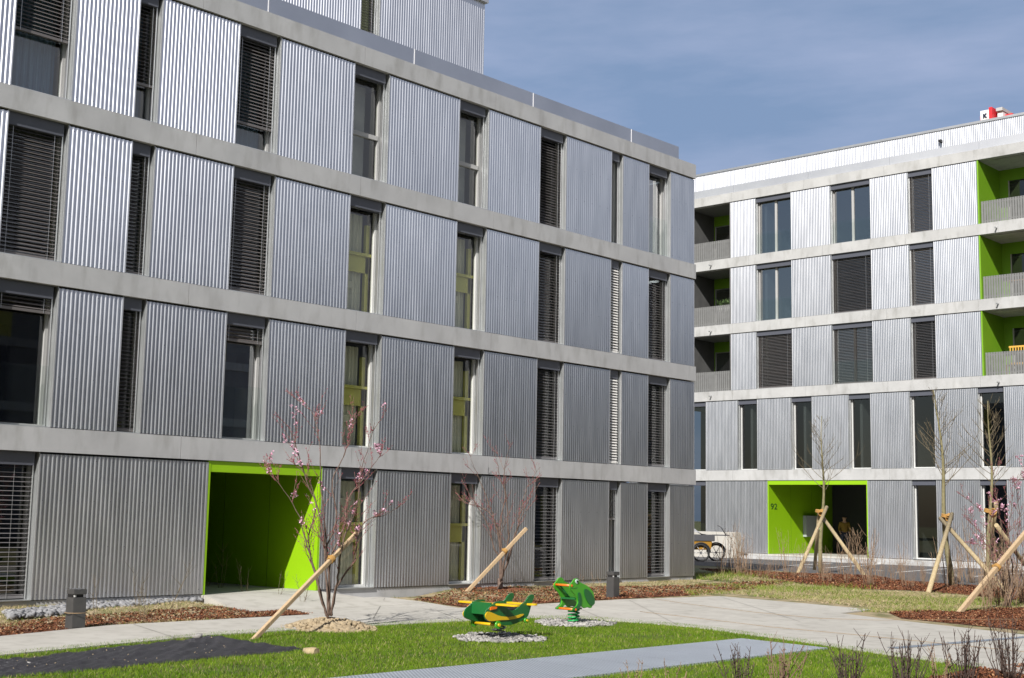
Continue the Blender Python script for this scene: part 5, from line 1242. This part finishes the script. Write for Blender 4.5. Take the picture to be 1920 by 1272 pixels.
# ------------------------------------------------------------------ person in the dark entrance
def person(loc, rz):
    root = empty('person', loc, 'person in yellow jacket and dark trousers standing in the shade of the far green entrance', 'person', None, rz)
    def skin(name, V, E_, Rr, m, parent, lv=2):
        me = bpy.data.meshes.new(name); me.from_pydata(V, E_, []); o = bpy.data.objects.new(name, me); COL.objects.link(o)
        bm = bmesh.new(); bm.from_mesh(me); ly = bm.verts.layers.skin.verify(); bm.verts.ensure_lookup_table()
        for i, r in enumerate(Rr): bm.verts[i][ly].radius = (r, r) if not isinstance(r, tuple) else r
        bm.verts[0][ly].use_root = True; bm.to_mesh(me); bm.free()
        o.modifiers.new('skin', 'SKIN'); s = o.modifiers.new('sub', 'SUBSURF'); s.levels = lv; s.render_levels = lv
        bpy.context.view_layer.update(); dg = bpy.context.evaluated_depsgraph_get(); nm = bpy.data.meshes.new_from_object(o.evaluated_get(dg)); o.modifiers.clear(); o.data = nm
        nm.materials.clear(); nm.materials.append(m); nm.polygons.foreach_set('use_smooth', [True]*len(nm.polygons)); o.parent = parent; return o
    V = [(0, 0, .95), (0, 0, 1.10), (0, .01, 1.28), (0, .02, 1.42), (0, .0, 1.50), (0, -.02, 1.60), (0, -.03, 1.69),
         (.17, .02, 1.40), (.24, .0, 1.14), (.22, -.14, .93), (-.17, .02, 1.40), (-.24, .02, 1.14), (-.20, -.16, .97),
         (.10, 0, .90), (.12, -.02, .50), (.12, .05, .09), (.13, -.10, .04), (-.10, 0, .90), (-.12, .02, .50), (-.12, .08, .09), (-.13, -.07, .04)]
    E_ = [(0, 1), (1, 2), (2, 3), (3, 4), (4, 5), (5, 6), (3, 7), (7, 8), (8, 9), (3, 10), (10, 11), (11, 12), (0, 13), (13, 14), (14, 15), (15, 16), (0, 17), (17, 18), (18, 19), (19, 20)]
    Rr = [(.15, .11), (.135, .10), (.15, .11), (.11, .085), .055, .085, .075, .06, .045, .032, .06, .045, .032, .085, .06, .042, .04, .085, .06, .042, .04]
    body = skin('body', V, E_, Rr, M['skin'], root)
    jv = [V[i] for i in (0, 1, 2, 3, 7, 8, 10, 11)] + [(.225, -.11, .97), (-.205, -.13, 1.0)]
    skin('jacket', jv, [(0, 1), (1, 2), (2, 3), (3, 4), (4, 5), (3, 6), (6, 7), (5, 8), (7, 9)], [(.175, .13), (.165, .125), (.18, .135), (.13, .10), .08, .062, .08, .062, .048, .048], M['jacket'], root)
    skin('trousers', [V[i] for i in (0, 13, 14, 15, 17, 18, 19)], [(0, 1), (1, 2), (2, 3), (0, 4), (4, 5), (5, 6)], [(.165, .125), .10, .075, .06, .10, .075, .06], M['trouser'], root)
    skin('hair', [(0, .0, 1.70), (0, .035, 1.64), (0, .05, 1.58)], [(0, 1), (1, 2)], [(.082, .085), (.085, .075), .06], M['hair'], root)
    for hx, sgn in ((.222, 1), (-.203, -1)):
        y0, z0 = (-.15, .91) if sgn > 0 else (-.17, .95)
        for k in range(4):
            fx = hx+(k-1.5)*0.017; ln = (0.060, 0.072, 0.068, 0.052)[k]
            skin('finger', [(fx, y0, z0), (fx, y0-ln*0.5, z0-ln*0.35), (fx, y0-ln*0.6, z0-ln*0.95)], [(0, 1), (1, 2)], [.009, .0085, .007], M['skin'], body, 1)
        skin('thumb', [(hx-sgn*0.028, y0+0.02, z0), (hx-sgn*0.048, y0-0.015, z0-0.02), (hx-sgn*0.046, y0-0.04, z0-0.035)], [(0, 1), (1, 2)], [.011, .0095, .008], M['skin'], body, 1)
    for ex in (.03, -.03):
        b = MB(); b.tube([(ex, -.105, 1.645), (ex, -.112, 1.645)], .011, 8); b.build('eye', M['hair'], body)
    b = MB(); b.tube([(0, -.105, 1.64), (0, -.132, 1.605), (0, -.105, 1.60)], [.008, .014, .01], 6); b.build('nose', M['skin'], body)
    b = MB(); b.tube([(-.024, -.103, 1.575), (0, -.108, 1.573), (.024, -.103, 1.575)], .006, 5); b.build('mouth', M['bud'], body)
    for ex in (.083, -.083): b = MB(); b.tube([(ex, -.02, 1.66), (ex*1.12, -.012, 1.64), (ex, -.02, 1.60)], [.01, .016, .01], 6); b.build('ear', M['skin'], body)
    return root
pp = atY(1584, 1032, LB+4.2); person((pp.x, LB+4.2, 0.20), R(35))
